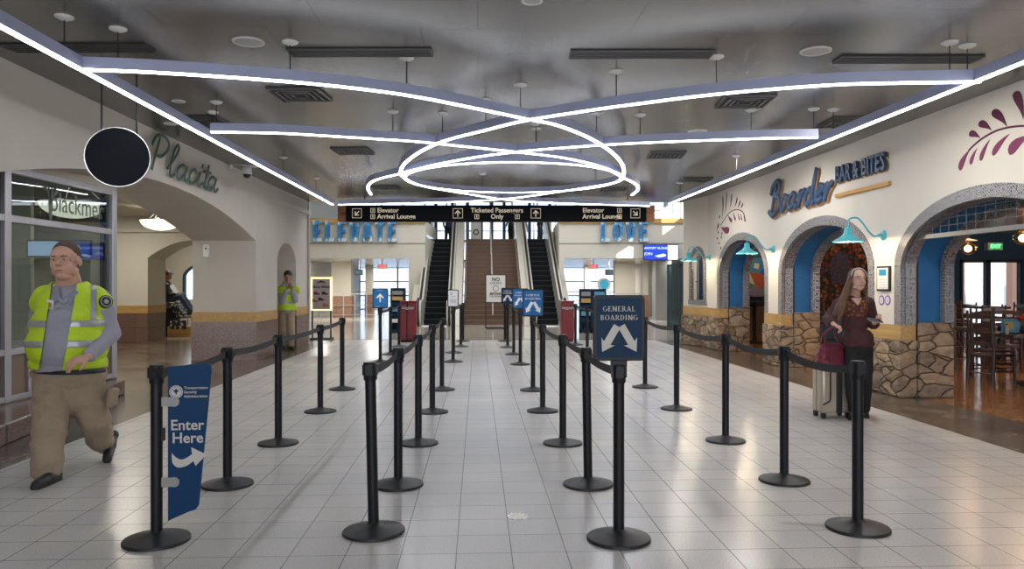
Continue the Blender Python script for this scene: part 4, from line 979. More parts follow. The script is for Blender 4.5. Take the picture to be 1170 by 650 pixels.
# ---- light on the floor: round recessed cover
p = onfloor(591.5,589.5, .004); r = root('floor_cover', 'round pale metal cover set in the floor tiles before the inner lane', 'floor cover', (p.x, p.y, 0))
obj('cover_plate', MB().lathe([(0,.005),(.052,.005),(.056,.001),(.056,0)], n=32), mat('brass_pale', (.75,.68,.55), .25, .4), r, sm=40); obj('rim', MB().lathe([(.056,0),(.056,.003),(.064,.003),(.066,0)], n=32), 'steel', r, sm=40)
# ================================================================ STAIRS AND ESCALATORS
UP = 3.5
def HR(name, label, cat, x, y): return root(name, label, cat, (x, y, 0), HALL)
xs0, xs1, YS = P(529.5,371,28).x, P(597,371,28).x, 28.0
SW = xs1-xs0
st = HR('staircase', 'broad brown staircase between the two escalators', 'staircase', (xs0+xs1)/2, YS)
NS = 20; RS, TR = UP/NS, 6.0/NS
mat('stair_brown', (.125,.073,.048), .6, var=.12, vscale=6); mat('stair_edge', (.20,.13,.09), .5)
for k in range(NS):
    s_ = obj('step', MB().bb(-SW/2, SW/2, TR*k, TR*(k+1)+.02, 0 if k < 4 else RS*(k-3), RS*(k+1)), 'stair_brown', st)
    obj('nosing', MB().bb(-SW/2, SW/2, TR*k-.012, TR*k+.03, RS*(k+1)-.018, RS*(k+1)+.003), 'stair_edge', s_)
ang = math.atan2(UP, 6.0)
hr_ = MB(); hr_.tube([(0,.1,.95),(0,.35,1.0),(0,6.0,UP+.92),(0,6.4,UP+.95)], .028, 10)
for y in (.35,1.75,3.15,4.55,5.95): hr_.cyl((0,y,UP*y/6),(0,y,UP*y/6+.97), .022, n=8)
obj('handrail', hr_, 'steel_pale', st, sm=50)
for sg in (-1, 1): obj('side_handrail', MB().tube([(sg*(SW/2-.07),.1,.92),(sg*(SW/2-.07),6.0,UP+.90),(sg*(SW/2-.07),6.4,UP+.9)], .022, 8), 'stair_edge', st, sm=50)
mat('esc_black', (.004,.005,.007), .6, spec=.2); mat('esc_edge', (.035,.05,.062), .5, spec=.3); mat('skirt_cream', (.80,.76,.66), .22, .35)
def escalator(label, x, inner):
    r = HR('escalator', label, 'escalator', x, YS-.4); W = .90; y0, y1 = .5, 6.4; m_ = UP/(y1-y0)
    NE = 17; rs, tr = UP/NE, (y1-y0)/NE
    for k in range(NE):
        s_ = obj('step', MB().bb(-W/2+.02, W/2-.02, y0+tr*k, y0+tr*(k+1)+.03, max(0,rs*(k-1)), rs*(k+1)), 'esc_black', r)
        obj('step_edge', MB().bb(-W/2+.02, W/2-.02, y0+tr*k-.006, y0+tr*k+.03, rs*(k+1)-.02, rs*(k+1)+.002), 'esc_edge', s_)
    obj('comb_plate', MB().bb(-W/2,W/2,-.6,y0,0,.03), 'steel', r)
    for sg in (-1, 1):
        a, b = (sg*(W/2), sg*(W/2+.20)); a, b = min(a,b), max(a,b); nm = 'balustrade'
        # solid side housing with rounded lower end
        prof = [(-.55,0),(-.75,.25),(-.80,.55),(-.72,.80),(-.5,.92),(y0,.93),(y1,UP+.93),(y1+1.0,UP+.93),(y1+1.0,UP-.2),(y1,UP-.2),(y0+1.2,0)]
        bl = obj(nm, MB().prism(prof, a+.07*(sg<0)*0+.0, b, 'yz'), 'skirt_cream' , r, bevel=.01)
        hp = [(-.50,.02),(-.78,.22),(-.86,.55),(-.77,.86),(-.5,.985),(y0,.99),(y1,UP+.99),(y1+1.0,UP+.99)]
        cx_ = (a+b)/2; obj('handrail', MB().tube(catmull([(cx_,p_[0],p_[1]) for p_ in hp], 5), .042, 10), 'black_plain', bl, sm=60)
        obj('deck_strip', MB().prism([(y0,.05),(y0,.10),(y1,UP+.10),(y1,UP+.05)], (a-.012 if sg<0 else a-.012), (b+.012 if sg<0 else b+.012), 'yz').prism([(y0,.84),(y0,.88),(y1,UP+.88),(y1,UP+.84)], a-.01, b+.01, 'yz'), 'steel', bl)
        ow = sg*(W/2+.20); hw = (.32 if inner > 0 else .24) if (sg > 0) == (inner > 0) else .30
        h0, h1 = (ow, ow+sg*hw) if sg > 0 else (ow+sg*hw, ow)
        tz = .80 if (sg > 0) == (inner > 0) else .34
        obj('truss_cladding', MB().prism([(-.3,0),(-.3,tz*.8),(y0,tz),(y1,UP+tz),(y1+.6,UP+tz),(y1+.6,UP-.3),(y0+1.6,0)], h0, h1, 'yz'), 'skirt_cream', r, bevel=.01)
xl = (P(485,371,28).x+P(511,371,28).x)/2; xr = (P(611,371,28).x+P(640,371,28).x)/2
escalator('left escalator with black steps, climbing left of the brown staircase', xl-.0, 1); escalator('right escalator with black steps, climbing right of the brown staircase', xr, -1)
# ---- red cabinets beside the escalators
mat('cabinet_red', (.22,.01,.02), .35)
for px0, px1, l in ((458,476,'left'),(641,655,'right')):
    a, b = onfloor(px0,390), onfloor(px1,390); w_ = b.x-a.x; r = root('red_cabinet', 'dark red waist high cabinet at the foot of the %s escalator' % l, 'cabinet', ((a.x+b.x)/2, a.y, 0), HALL, 'dark red cabinets at the escalators')
    obj('body', MB().bb(-w_/2,w_/2,-.18,.18,.04,1.02), 'cabinet_red', r, bevel=.02); obj('plinth', MB().bb(-w_/2+.02,w_/2-.02,-.16,.16,0,.04), 'black_plain', r); obj('top_lip', MB().bb(-w_/2-.01,w_/2+.01,-.19,.19,1.02,1.05), 'cabinet_red', r, bevel=.006)
    obj('lettering', text_mesh('baggage', .10, ext=.002), 'white_print', r).location = (0,-.184,.88)
# ---- notice stand before the stairs
p = onfloor(566.5,375.5); Yn = p.y; r = root('notice_stand', 'white NO LIQUIDS notice in a tall black stand before the brown staircase', 'notice', p)
kx = Yn/F; hw = 10.8*kx; zt, zb = P(0,314.5,Yn).z, P(0,345,Yn).z
obj('stand_frame', MB().bb(-hw-.035,-hw,-.02,.02,0,zt+.03).bb(hw,hw+.035,-.02,.02,0,zt+.03).bb(-hw,hw,-.02,.02,zt,zt+.03).bb(-hw,hw,-.12,.12,0,.05).bb(-hw,hw,-.02,.02,zb-.03,zb), 'black_plain', r)
bd = obj('notice_board', MB().bb(-hw,hw,-.024,.01,zb,zt), mat('notice_white', (.75,.75,.72), .5), r); zc = (zt+zb)/2
tk = dict(ext=.002, bold=.004)
text('lettering','NO',.17,'ink',bd,0,-.028,zt-.14,**tk); text('lettering','LIQUIDS',.105,'ink',bd,0,-.028,zt-.26,ext=.002); text('lettering','BEYOND',.10,'ink',bd,0,-.028,zt-.62,**tk); text('lettering','THIS POINT',.085,'ink',bd,0,-.028,zt-.71,ext=.002)
obj('no_symbol', MB().lathe([(.085,0),(.10,0),(.10,.004),(.085,.004)], n=32, M=Matrix.Translation((0,-.024,zt-.44)) @ Matrix.Rotation(PI/2,4,'X')).box((0,-.026,zt-.44),(.012,.004,.19), M=Matrix.Rotation(.7,4,'Y')), 'ink', bd)
# ---- shoe poster
p = onfloor(367.5,387.5); Yn = p.y; kx = Yn/F; zt, zb = P(0,317.5,Yn).z, P(0,354,Yn).z; hw = 11.2*kx
r = root('shoe_poster_stand', 'lit shoe poster with four shoe pictures on a tall black stand at the left end', 'poster', p)
obj('stand_frame', MB().bb(-hw,-hw+.03,-.03,.03,0,zb).bb(hw-.03,hw,-.03,.03,0,zb).bb(-hw-.02,hw+.02,-.2,.2,0,.04), 'black_plain', r)
pb = obj('light_box', MB().bb(-hw-.02,hw+.02,-.04,.04,zb-.02,zt+.02), emit('poster_edge', (1,.8,.45), 1.1), r)
sh = obj('poster_sheet', MB().bb(-hw+.03,hw-.03,-.046,-.04,zb+.02,zt-.025), mat('poster_pink', (.42,.34,.36), .5), pb)
text('lettering','Shoe Shine',.105,'ink',sh,0,-.05,zt-.24,ext=.002,bold=.003)
obj('poster_arch', MB().prism([(-.13,zt-.16),(-.09,zt-.10),(0,zt-.07),(.09,zt-.10),(.13,zt-.16),(.06,zt-.125),(-.06,zt-.125)], -.05,-.046), 'ink', sh)
for k, (x, z, m_) in enumerate(((.10,-.42,'ink'),(-.16,-.62,'copper'),(.0,-.58,'ink'),(.12,-.74,'copper'),(-.12,-.42,'cabinet_red'))):
    w_ = .08; zz = zt+z; obj('shoe_picture', MB().prism([(x-w_,zz-.03),(x+w_,zz-.03),(x+w_,zz),(x+.02,zz+.02),(x-.02,zz+.055),(x-w_,zz+.05)], -.05,-.046), m_, sh)
# ---- brochure racks and boards in the far hall
def rack(px0, px1, pt, pb_, label, cols, Y=None):
    p0 = onfloor(px0,pb_); Y = p0.y; kx = Y/F; w_ = (px1-px0)*kx; H_ = P(0,pt,Y).z; r = root('brochure_rack', label, 'display rack', (P((px0+px1)/2,pb_,Y).x, Y, 0), group='brochure racks in the far hall')
    obj('frame', MB().bb(-w_/2,-w_/2+.04,-.15,.15,0,H_).bb(w_/2-.04,w_/2,-.15,.15,0,H_).bb(-w_/2,w_/2,.08,.15,.1,H_).bb(-w_/2,w_/2,-.15,.15,0,.12), 'navy_sign', r)
    n_ = len(cols)
    for k, c in enumerate(cols):
        z = H_-.14-(H_-.35)*k/n_; obj('brochure_row', MB().bb(-w_/2+.05,w_/2-.05,-.16,.06,z-.2/n_*2,z+.05), c, r)
mat('yellow_print', (.65,.45,.15), .5); mat('sky_print', (.12,.4,.6), .5)
rack(447,463,329,380,'tall dark brochure rack left of the left escalator',['grey_print','yellow_print','navy_sign','sky_print','navy_sign','white_print'])
rack(662,676,330,380,'tall dark brochure rack right of the right escalator',['grey_print','yellow_print','navy_sign','sky_print','navy_sign'])
rack(677,692,330,380,'colourful map rack beside the right brochure rack, behind the largest sign',['sky_print','cabinet_red','white_print','yellow_print'])
# oval display and monitors hung in the far hall
p = P(690,325,36); r = root('round_display', 'round teal display with a pale rim in the far right hall', 'display', p)
obj('rim', MB().lathe([(.22,-.06),(.31,-.06),(.31,.06),(.22,.06)], n=36, M=Matrix.Rotation(PI/2,4,'X')), 'white_paint', r, sm=40); obj('face', MB().lathe([(0,-.03),(.25,-.03),(.25,.03),(0,.03)], n=36, M=Matrix.Rotation(PI/2,4,'X')), emit('teal_face', (.02,.25,.38), .7), r); obj('support_post', MB().cyl((0,0,-.3),(0,0,-p.z), .04), 'alu', r)
for px, py, l in ((410,311,'left'),(696,311,'right')):
    p = P(px,py,33); r = root('monitor', 'small dark monitor hanging in the far %s hall' % l, 'monitor', p); obj('casing', MB().bb(-.17,.17,-.05,.05,-.12,.12), 'black_plain', r); obj('screen', MB().bb(-.14,.14,-.055,-.05,-.09,.09), emit('dim_screen', (.05,.08,.1), .6), r); obj('mount', MB().cyl((0,0,.12),(0,0,2.52-p.z), .02), 'alu', r)
for px, l in ((437,'left'),(678,'right')):
    p = P(px,304.5,32); r = root('exit_sign', 'red lit exit sign under the ceiling of the far %s hall' % l, 'exit sign', p); obj('casing', MB().bb(-.2,.2,-.03,.03,-.09,.09), 'white_paint', r); text('lettering','EXIT',.15,emit('exit_red',(1,.08,.08),1.5),r,0,-.034,0,ext=.002,bold=.004); obj('mount', MB().bb(-.02,.02,-.02,.02,.09,2.52-p.z), 'white_paint', r)
def railing(x0, x1, y, label, m='alu'):
    r = root('railing', label, 'railing', ((x0+x1)/2, y, 0)); w_ = x1-x0
    n_ = int(w_/.5)
    for k in range(n_+1): x = -w_/2+w_*k/n_; obj('baluster', MB().bb(x-.015,x+.015,-.015,.015,0,1.05), m, r)
    obj('top_rail', MB().bb(-w_/2,w_/2,-.025,.025,1.05,1.09).bb(-w_/2,w_/2,-.01,.01,.55,.57).bb(-w_/2,w_/2,-.01,.01,.12,.14), m, r)
railing(-8.6,-5.5,34.2,'thin metal railing before the brick pier in the far left hall'); railing(3.6,5.9,34.2,'thin metal railing before the brick pier in the far right hall')
railing(-9.0,-3.7,44,'long thin railing by the windows of the far left hall'); railing(2.4,6.2,44,'long thin railing by the windows of the far right hall')
# ================================================================ CAFÉ BEHIND THE ARCHES
RIGHT_WALL_FILL = [(4.1,4),(3.9,8),(3.7,12),(3.4,15.5)]
CAFE_LAMPS_AND_FILL = []
def ladder_chair(label, x, y, rz, high=False, group='dark wooden café chairs'):
    r = root('bar_stool' if high else 'dining_chair', label, 'stool' if high else 'chair', (x,y,0), rz, group)
    sh = .76 if high else .44; bh = 1.18 if high else 1.08; w, d = .21, .20
    obj('seat', MB().prism([(-w-.01,-d-.01),(w+.01,-d-.01),(w-.01,d+.01),(-w+.01,d+.01)], sh-.03, sh+.01, 'xy'), 'dark_wood', r, bevel=.008)
    for sx_ in (-1,1):
        obj('leg', MB().tube([(sx_*w,-d,0),(sx_*(w-.01),-d+.01,sh-.02)], [.02,.024], 8), 'dark_wood', r, sm=50)
        obj('leg', MB().tube([(sx_*(w-.01),d+.04,0),(sx_*(w-.015),d-.005,sh),(sx_*(w-.02),d+.05,bh)], [.02,.024,.018], 8), 'dark_wood', r, sm=50)
    for k in range(3):
        z = sh+.16+(bh-sh-.24)*k/2
        obj('back_slat', MB().prism([(-w+.02,0),(w-.02,0),(w-.03,.05),(0,.07),(-w+.03,.05)], d+.02+.01*k, d+.04+.01*k, 'xz', M=Matrix.Translation((0,0,z-.03))), 'dark_wood', r)
    for z in ((.22,.42) if high else (.17,)): obj('stretcher', MB().cyl((-w,-d,z),(w,-d,z),.011,n=6).cyl((-w,d+.02,z),(w,d+.02,z),.011,n=6).cyl((-w,-d,z+.04),(-w,d,z+.04),.011,n=6).cyl((w,-d,z+.04),(w,d,z+.04),.011,n=6), 'dark_wood', r)
    return r
def cafe_table(label, x, y, w=.9, d=.8, h=.75, rz=0, m='dark_wood'):
    r = root('cafe_table', label, 'table', (x,y,0), rz, 'café tables')
    obj('table_top', MB().bb(-w/2,w/2,-d/2,d/2,h-.045,h), 'counter_wood' if m != 'dark_wood' else 'dark_wood', r, bevel=.008)
    obj('pedestal', MB().cyl((0,0,.06),(0,0,h-.045),.045), 'black_plain', r, sm=40); obj('foot', MB().lathe([(.26,0),(.26,.02),(.06,.06),(0,.06)], n=24), 'black_plain', r, sm=40)
    return r
X = lambda px, Y: (px-CX)/F*Y
ladder_chair('dark ladder back chair nearest the camera at the table inside the nearest arch', X(1133,11.2), 11.2, 1.9)
ladder_chair('dark ladder back chair on the far side of the table inside the nearest arch', 7.55, 11.95, 0.1)
ladder_chair('dark ladder back chair at the right edge of the picture, near side of the table', 7.75, 10.35, 3.2)
ladder_chair('tall dark stool just right of the stone jamb of the nearest arch', X(1093,12.5), 12.5, 1.2, True)
ladder_chair('tall dark stool behind the front stool of the nearest arch', X(1103,13.9), 13.9, 1.7, True)
ladder_chair('tall dark stool deeper in the café, third behind the stone jamb', X(1090,15.2), 15.2, .6, True)
ladder_chair('dark dining chair far inside the café before the window, left one', X(1104,17.0), 17.0, 2.6); ladder_chair('dark dining chair far inside the café before the window, right one', X(1152,14.7), 14.7, .4)
ladder_chair('dark dining chair in the middle of the café beside the round flowers', X(1130,14.5), 14.5, 2.9)
cafe_table('dark table with menus and red flowers inside the nearest arch', 7.66, 11.15, 1.24, .9)
cafe_table('dark high table deep in the café between the stools', X(1116,16.0), 15.7, .6, .7, 1.02)
cafe_table('far dark table before the café window', X(1127,17.2), 17.2)
cafe_table('high black table in front of the painting inside the farthest arch', X(862,19.2), 19.2, .62, .45, 1.04)
ladder_chair('black stool leaning by the high table inside the farthest arch', 6.5, 18.75, .9, True)
ladder_chair('dark stool inside the middle arch, left of the woman', X(938,14.4), 14.4, 2.2, True)
cafe_table('dark table inside the middle arch behind the woman', 6.45, 14.1, .7, .6, .9)
ladder_chair('dark ladder back chair behind the one on the far side of the flower table', 8.35, 12.85, 2.6)
ladder_chair('tall dark stool at the far left of the café beside the host stand', X(1082,14.6), 16.6, 1.4, True)
ladder_chair('dark dining chair beyond the flower table, facing the window', 9.6, 13.3, .3)
ladder_chair('dark dining chair at the far right of the café before the right window pane', X(1163,16.9), 16.9, 3.0)
cafe_table('small dark table between the flower table and the window', X(1147,13.9), 14.0, .5, .5)
def onx(name, label, cat, x, y, z, g_=None): return root(name, label, cat, (x,y,z), group=g_)
tx_, ty_ = 7.66, 11.15
r = onx('menu_holder', 'blue picture menu standing on the table inside the nearest arch', 'menu', X(1155,11.0), 11.0, .75)
obj('card', MB().bb(-.13,.13,-.01,.01,.02,.22), 'sky_print', r); obj('card_picture', MB().bb(-.09,.03,-.013,-.01,.06,.17), 'yellow_print', r); obj('foot', MB().bb(-.14,.14,-.04,.04,0,.02), 'black_plain', r)
r = onx('condiment_bottle', 'small pale bottle beside the blue menu', 'bottle', X(1150.5,10.95), 10.95, .75); obj('glass_body', MB().lathe([(.022,0),(.022,.09),(.01,.115),(.01,.13),(0,.13)], n=16), 'tan_print', r, sm=40); obj('cap', MB().lathe([(.012,.13),(.012,.15),(0,.15)], n=12), 'black_plain', r)
r = onx('flower_vase', 'red flowers in a dark vase at the right edge of the picture', 'flowers', X(1167.5,11.0), 11.0, .75); obj('vase', MB().lathe([(.03,0),(.045,.05),(.02,.1),(.025,.12)], n=20), 'black_plain', r, sm=40)
random.seed(4)
for k in range(7):
    a, b = random.uniform(-.07,.07), random.uniform(-.06,.06); h_ = .2+random.uniform(0,.07); f_ = obj('flower', MB().sphere((a,b,h_), (.035,.035,.028), 10), mat('red_petal', (.45,.01,.02), .6), r, sm=60); obj('stem', MB().tube([(0,0,.11),(a*.6,b*.6,.17),(a,b,h_)], .003, 5), 'agave_green', f_)
r = onx('host_stand', 'dark host stand with a pale screen just inside the nearest arch', 'stand', X(1086,12.9), 13.3, 0)
obj('body', MB().bb(-.22,.22,-.2,.2,0,1.12), 'dark_wood', r, bevel=.01); m = obj('monitor', MB().box((0,-.05,1.24),(.30,.02,.17), M=Matrix.Rotation(-.5,4,'X')*1), 'black_plain', r); m.data.transform(Matrix()); obj('screen', MB().box((0,-.065,1.24),(.27,.012,.14)), emit('pale_screen', (.4,.6,.75), .9), r)
for px, py, Y, l in ((1106,284,12.2,'left'),(1169,272,10.6,'right')):
    p = P(px,py,Y); r = root('pendant_lamp', 'glass globe pendant lamp in the café, the %s one seen in the nearest arch' % l, 'pendant lamp', p, group='glass pendants in the café')
    obj('glass_globe', MB().lathe([(.03,.12),(.05,.09),(.12,.04),(.125,0),(.09,-.06),(.04,-.09),(0,-.09)], n=28), mat('amber_glass', (.8,.6,.4), .1, alpha=.5, spec=.6) if False else glass('amber_pane', (.95,.75,.5), .08), r, sm=60)
    obj('socket', MB().cyl((0,0,.10),(0,0,.17),.025).cyl((0,0,.17),(0,0,2.86-p.z),.005,n=6), 'copper', r); obj('bulb', MB().sphere((0,0,.0),.055,12), 'lamp_warm', r); CAFE_LAMPS_AND_FILL.append((p.x, p.y, 14))
    obj('shade_plate', MB().lathe([(.0,.16),(.02,.16),(.13,.13),(.13,.125),(0,.14)], n=24), 'tan_print', r, sm=50)
p = P(957,279,12.9); r = root('pendant_lamp', 'grey metal cone pendant lamp inside the middle arch before the tapestry', 'pendant lamp', p, group='metal pendants in the café'); obj('cone_shade', MB().lathe([(.03,.12),(.05,.10),(.17,0),(.165,0),(.04,.09)], n=28), 'vent_metal', r, sm=50); obj('cord', MB().cyl((0,0,.1),(0,0,2.86-p.z),.006,n=6), 'black_plain', r)
CAFE_LAMPS_AND_FILL.append((p.x,p.y,16))
CAFE_LAMPS_AND_FILL += [(9,12,70),(9.5,7.6,22),(13.6,14,60),(6.2,18.3,26),(6.9,13.6,22)]  # warm fill lights added without fittings to light the café
p = P(1137.5,281.5,20.2); r = root('exit_sign', 'green lit exit sign on the teal wall of the café', 'exit sign', p); obj('casing', MB().bb(-.2,.2,0,.18,-.1,.1), 'white_paint', r, bevel=.01); obj('lit_face', MB().bb(-.17,.17,-.01,0,-.08,.08), emit('exit_green_back', (.03,.25,.06), .8), r); text('lettering','EXIT',.14,emit('exit_green',(.2,1,.35),1.6),r,0,-.014,0,ext=.002,bold=.004)
# tapestry and painting
r = root('tapestry', 'dark floral tapestry with red and orange blossoms behind the middle arch', 'tapestry', (6.57,15.18,1.80)); obj('woven_cloth', MB().bb(-.66,.66,-.012,.0,-.85,.74), 'tapestry_weave', r); obj('hanging_bar', MB().cyl((-.67,-.02,.73),(.67,-.02,.73),.012,n=8), 'dark_wood', r)
obj('centre_motif', MB().prism([(-.20,-.30),(.14,-.30),(.18,.0),(.12,.25),(-.03,.33),(-.18,.25),(-.24,0)], -.016, -.012), mat('motif', (.022,.018,.04), .9, var=.6, vscale=24), r)
r = root('painting', 'bright faceted landscape painting with blue sky behind the farthest arch', 'painting', (6.31,19.57,1.665)); x0, x1, z0, z1 = -.46,.46,-.50,.50
obj('canvas', MB().bb(x0,x1,-.02,.0,z0,z1), mat('paint_blue', (.03,.22,.5), .5), r)
fac = [([(x0,z0),(x0+.3,z0),(x0+.2,z0+.18),(x0,z0+.22)],(.03,.15,.06)),([(x0+.3,z0),(x0+.6,z0),(x0+.55,z0+.2),(x0+.38,z0+.3),(x0+.2,z0+.18)],(.22,.2,.36)),([(x0+.6,z0),(x1,z0),(x1,z0+.3),(x0+.55,z0+.2)],(.1,.3,.15)),
 ([(x0,z0+.22),(x0+.2,z0+.18),(x0+.38,z0+.3),(x0+.1,z0+.42),(x0,z0+.38)],(.05,.25,.1)),([(x0+.1,z0+.42),(x0+.38,z0+.3),(x0+.25,z0+.62)],(.5,.55,.5)),([(x0,z0+.38),(x0+.1,z0+.42),(x0+.2,z0+.72),(x0,z0+.8)],(.5,.22,.07)),
 ([(x0+.38,z0+.3),(x0+.55,z0+.2),(x1,z0+.3),(x1,z0+.4),(x0+.5,z0+.6),(x0+.25,z0+.62)],(.35,.09,.05)),([(x0,z0+.8),(x0+.2,z0+.72),(x0+.16,z1),(x0,z1)],(.6,.5,.2)),([(x0+.5,z0+.6),(x1,z0+.4),(x1,z0+.68),(x0+.6,z0+.72)],(.02,.1,.45)),([(x0+.35,z0+.74),(x0+.48,z0+.7),(x0+.5,z0+.84),(x0+.38,z0+.86)],(.5,.6,.6))]
for k, (pg, c) in enumerate(fac): obj('colour_facet', MB().prism(pg, -.026, -.02), mat('facet_%d' % k, c, .5), r)
obj('frame', MB().bb(x0-.02,x1+.02,-.03,.01,z0-.03,z0).bb(x0-.02,x1+.02,-.03,.01,z1,z1+.03).bb(x0-.03,x0,-.03,.01,z0-.03,z1+.03).bb(x1,x1+.03,-.03,.01,z0-.03,z1+.03), 'black_plain', r)
r = root('wood_counter', 'pale wooden counter front below the bright painting', 'counter', (6.35,19.47,0)); obj('front_panel', MB().bb(-.42,1.2,-.03,.1,.18,.92), 'counter_wood', r); obj('plinth', MB().bb(-.42,1.2,-.02,.1,0,.18), 'oak_trim', r); obj('counter_top', MB().bb(-.44,1.2,-.06,.12,.92,.97), 'dark_wood', r)
# rolling grille in the nearest arch
s_, _ = rw_pix(1110,250); o = AR[0]; r = root('rolling_grille', 'half lowered metal rolling grille with a silver bottom bar in the nearest arch', 'grille', rw(o[0],.12,0), RW_A)
obj('bottom_bar', MB().bb(-1.33,1.33,-.02,.02,2.03,2.085), mat('dull_alu', (.22,.22,.22), .5, .4), r, bevel=.004)
m = MB()
for k in range(16): x = -1.2+.16*k; m.cyl((x,0,2.09),(x,0,arch_z(o[0]+x,o)-.01),.005,n=5)
for z in (2.17,2.26,2.34): hwid = 1.5*math.sqrt(1-((z-1.68)/.72)**2)-.02; m.cyl((-hwid,0,z),(hwid,0,z),.005,n=5)
obj('grille_rods', m, 'vent_metal', r)
# ---- bowl lamps in the left corridor
def bowl(px, py, Y, w, label):
    p = P(px,py,Y); r = root('bowl_pendant', label, 'pendant lamp', p, group='glowing bowl pendants in the corridor'); R = w/2
    prof = [(R*math.sin(t), -.52*R*math.cos(t)) for t in [PI/2*k/10 for k in range(11)]]
    obj('glass_bowl', MB().lathe(prof+[(R-.015,.0)], n=40), 'bowl_glow', r, sm=80); obj('rim', MB().lathe([(R-.01,-.005),(R+.008,-.005),(R+.008,.02),(R-.01,.02)], n=40), 'steel', r, sm=40)
    for a in (0.3,2.4,4.5): obj('suspension_rod', MB().cyl((R*.92*math.cos(a),R*.92*math.sin(a),.01),(0,0,min(.42,3.18-p.z)),.008,n=6), 'steel', r)
    obj('stem', MB().cyl((0,0,.3 if 3.18-p.z>.42 else 3.1-p.z),(0,0,3.2-p.z),.014,n=8), 'steel', r)
bowl(183.5,252,17.0,.84,'glowing bowl pendant seen through the great arch, right of the shop front'); bowl(83.5,231.5,11.6,.92,'glowing bowl pendant seen through the shop glass behind the vinyl lettering')
for px,l in ((50,'left'),(84,'right')):
    p = P(px,284,13.5); r = root('wall_screen','pale blue screen behind the guard inside the shop, the %s one' % l,'screen',p,group='screens inside the shop'); obj('casing', MB().bb(-.30,.30,0,.06,-.15,.15), 'black_plain', r); obj('screen_face', MB().bb(-.28,.28,-.005,0,-.13,.13), emit('pale_blue_screen',(.45,.6,.85),.9) if l=='left' else emit('blue_screen_dim',(.06,.1,.3),.8), r)
# ================================================================ PEOPLE
def blob(name, prims, voxel, sm_it=4, amp=0, fq=12, squash=(1,1,1)):
    mb = MB()
    for p in prims:
        if p[0] == 'c':
            _, a, b, r0, r1 = p; a, b = Vector(a), Vector(b)
            mb.sphere(a, r0, 14); mb.sphere(b, r1, 14); mb.cyl(a, b, r0*.985, r1*.985, 18)
        else:
            _, c, r = p[:3]; M = p[3].to_4x4() if len(p) > 3 and p[3] is not None else None
            mb.sphere(c, r, 22, M)
    me = to_mesh('tmp', mb); o = bpy.data.objects.new('tmp', me); COL.objects.link(o)
    m = o.modifiers.new('r', 'REMESH'); m.mode = 'VOXEL'; m.voxel_size = voxel; m.use_smooth_shade = True
    s = o.modifiers.new('s', 'SMOOTH'); s.factor = .5; s.iterations = sm_it
    dg = bpy.context.evaluated_depsgraph_get(); out = bpy.data.meshes.new_from_object(o.evaluated_get(dg))
    bpy.data.objects.remove(o); bpy.data.meshes.remove(me); out.name = name; out.materials.clear()
    if amp:
        nr = [v.normal.copy() for v in out.vertices]
        for v, n_ in zip(out.vertices, nr):
            c = v.co; k = noise.noise(Vector((c.x*fq*squash[0], c.y*fq*squash[1], c.z*fq*squash[2]))); k2 = noise.noise(Vector((c.x*fq*2.1+5, c.y*fq*2.1, c.z*fq*2.1)))
            v.co = c + n_*amp*(k + .4*k2)
    out.update(); return out
def shell(src, name, inflate, planes, keep):
    me = src.copy(); me.name = name; bm = bmesh.new(); bm.from_mesh(me); bm.normal_update()
    for v in bm.verts: v.co += v.normal*inflate
    for co_, no in planes: bmesh.ops.bisect_plane(bm, geom=bm.verts[:]+bm.edges[:]+bm.faces[:], plane_co=co_, plane_no=no)
    bm.normal_update()
    bmesh.ops.delete(bm, geom=[f for f in bm.faces if not keep(f.calc_center_median(), f.normal)], context='FACES')
    bm.to_mesh(me); bm.free(); me.materials.clear(); me.polygons.foreach_set('use_smooth', [True]*len(me.polygons)); return me
def put(name, me, m, parent, base, label=None, thick=0):
    me.transform(Matrix.Translation(-base)); o = obj(name, me, m, parent, sm=180, label=label)
    if thick: s = o.modifiers.new('thickness', 'SOLIDIFY'); s.thickness = thick; s.offset = 0
    return o
def local(yaw, tilt=0, roll=0): return Matrix.Rotation(yaw, 3, 'Z') @ Matrix.Rotation(tilt, 3, 'X') @ Matrix.Rotation(roll, 3, 'Y')
def head_prims(C, R, s=1.0, w=1.0, jaw=1.0):
    L = lambda x, y, z: C + R @ Vector((x*s, y*s, z*s))
    e = lambda c, r: ('e', L(*c), tuple(k*s for k in r), R)
    pr = [e((0,.014,.036),(.077*w,.097,.092)), e((0,-.028,-.045),(.061*w*jaw,.062,.068)), e((0,-.066,-.098),(.027*jaw,.024,.021)), e((0,-.05,.03),(.066*w,.042,.05))]
    for k in (-1,1):
        pr += [e((k*.036*w,-.05,-.028),(.031*w,.033,.034)), e((k*.081*w,.012,-.008),(.011,.021,.032)), e((k*.012,-.101,-.027),(.010,.010,.009)), e((k*.05*w*jaw,-.01,-.07),(.022*jaw,.04,.03))]
    pr += [('c', L(0,-.088,.014), L(0,-.112,-.018), .0085*s, .0125*s), ('c', L(-.036,-.084,.033), L(.036,-.084,.033), .011*s, .011*s), ('c', L(-.017,-.088,-.060), L(.017,-.088,-.060), .009*s, .009*s), ('c', L(-.014,-.087,-.072), L(.014,-.087,-.072), .008*s, .008*s)]
    return pr
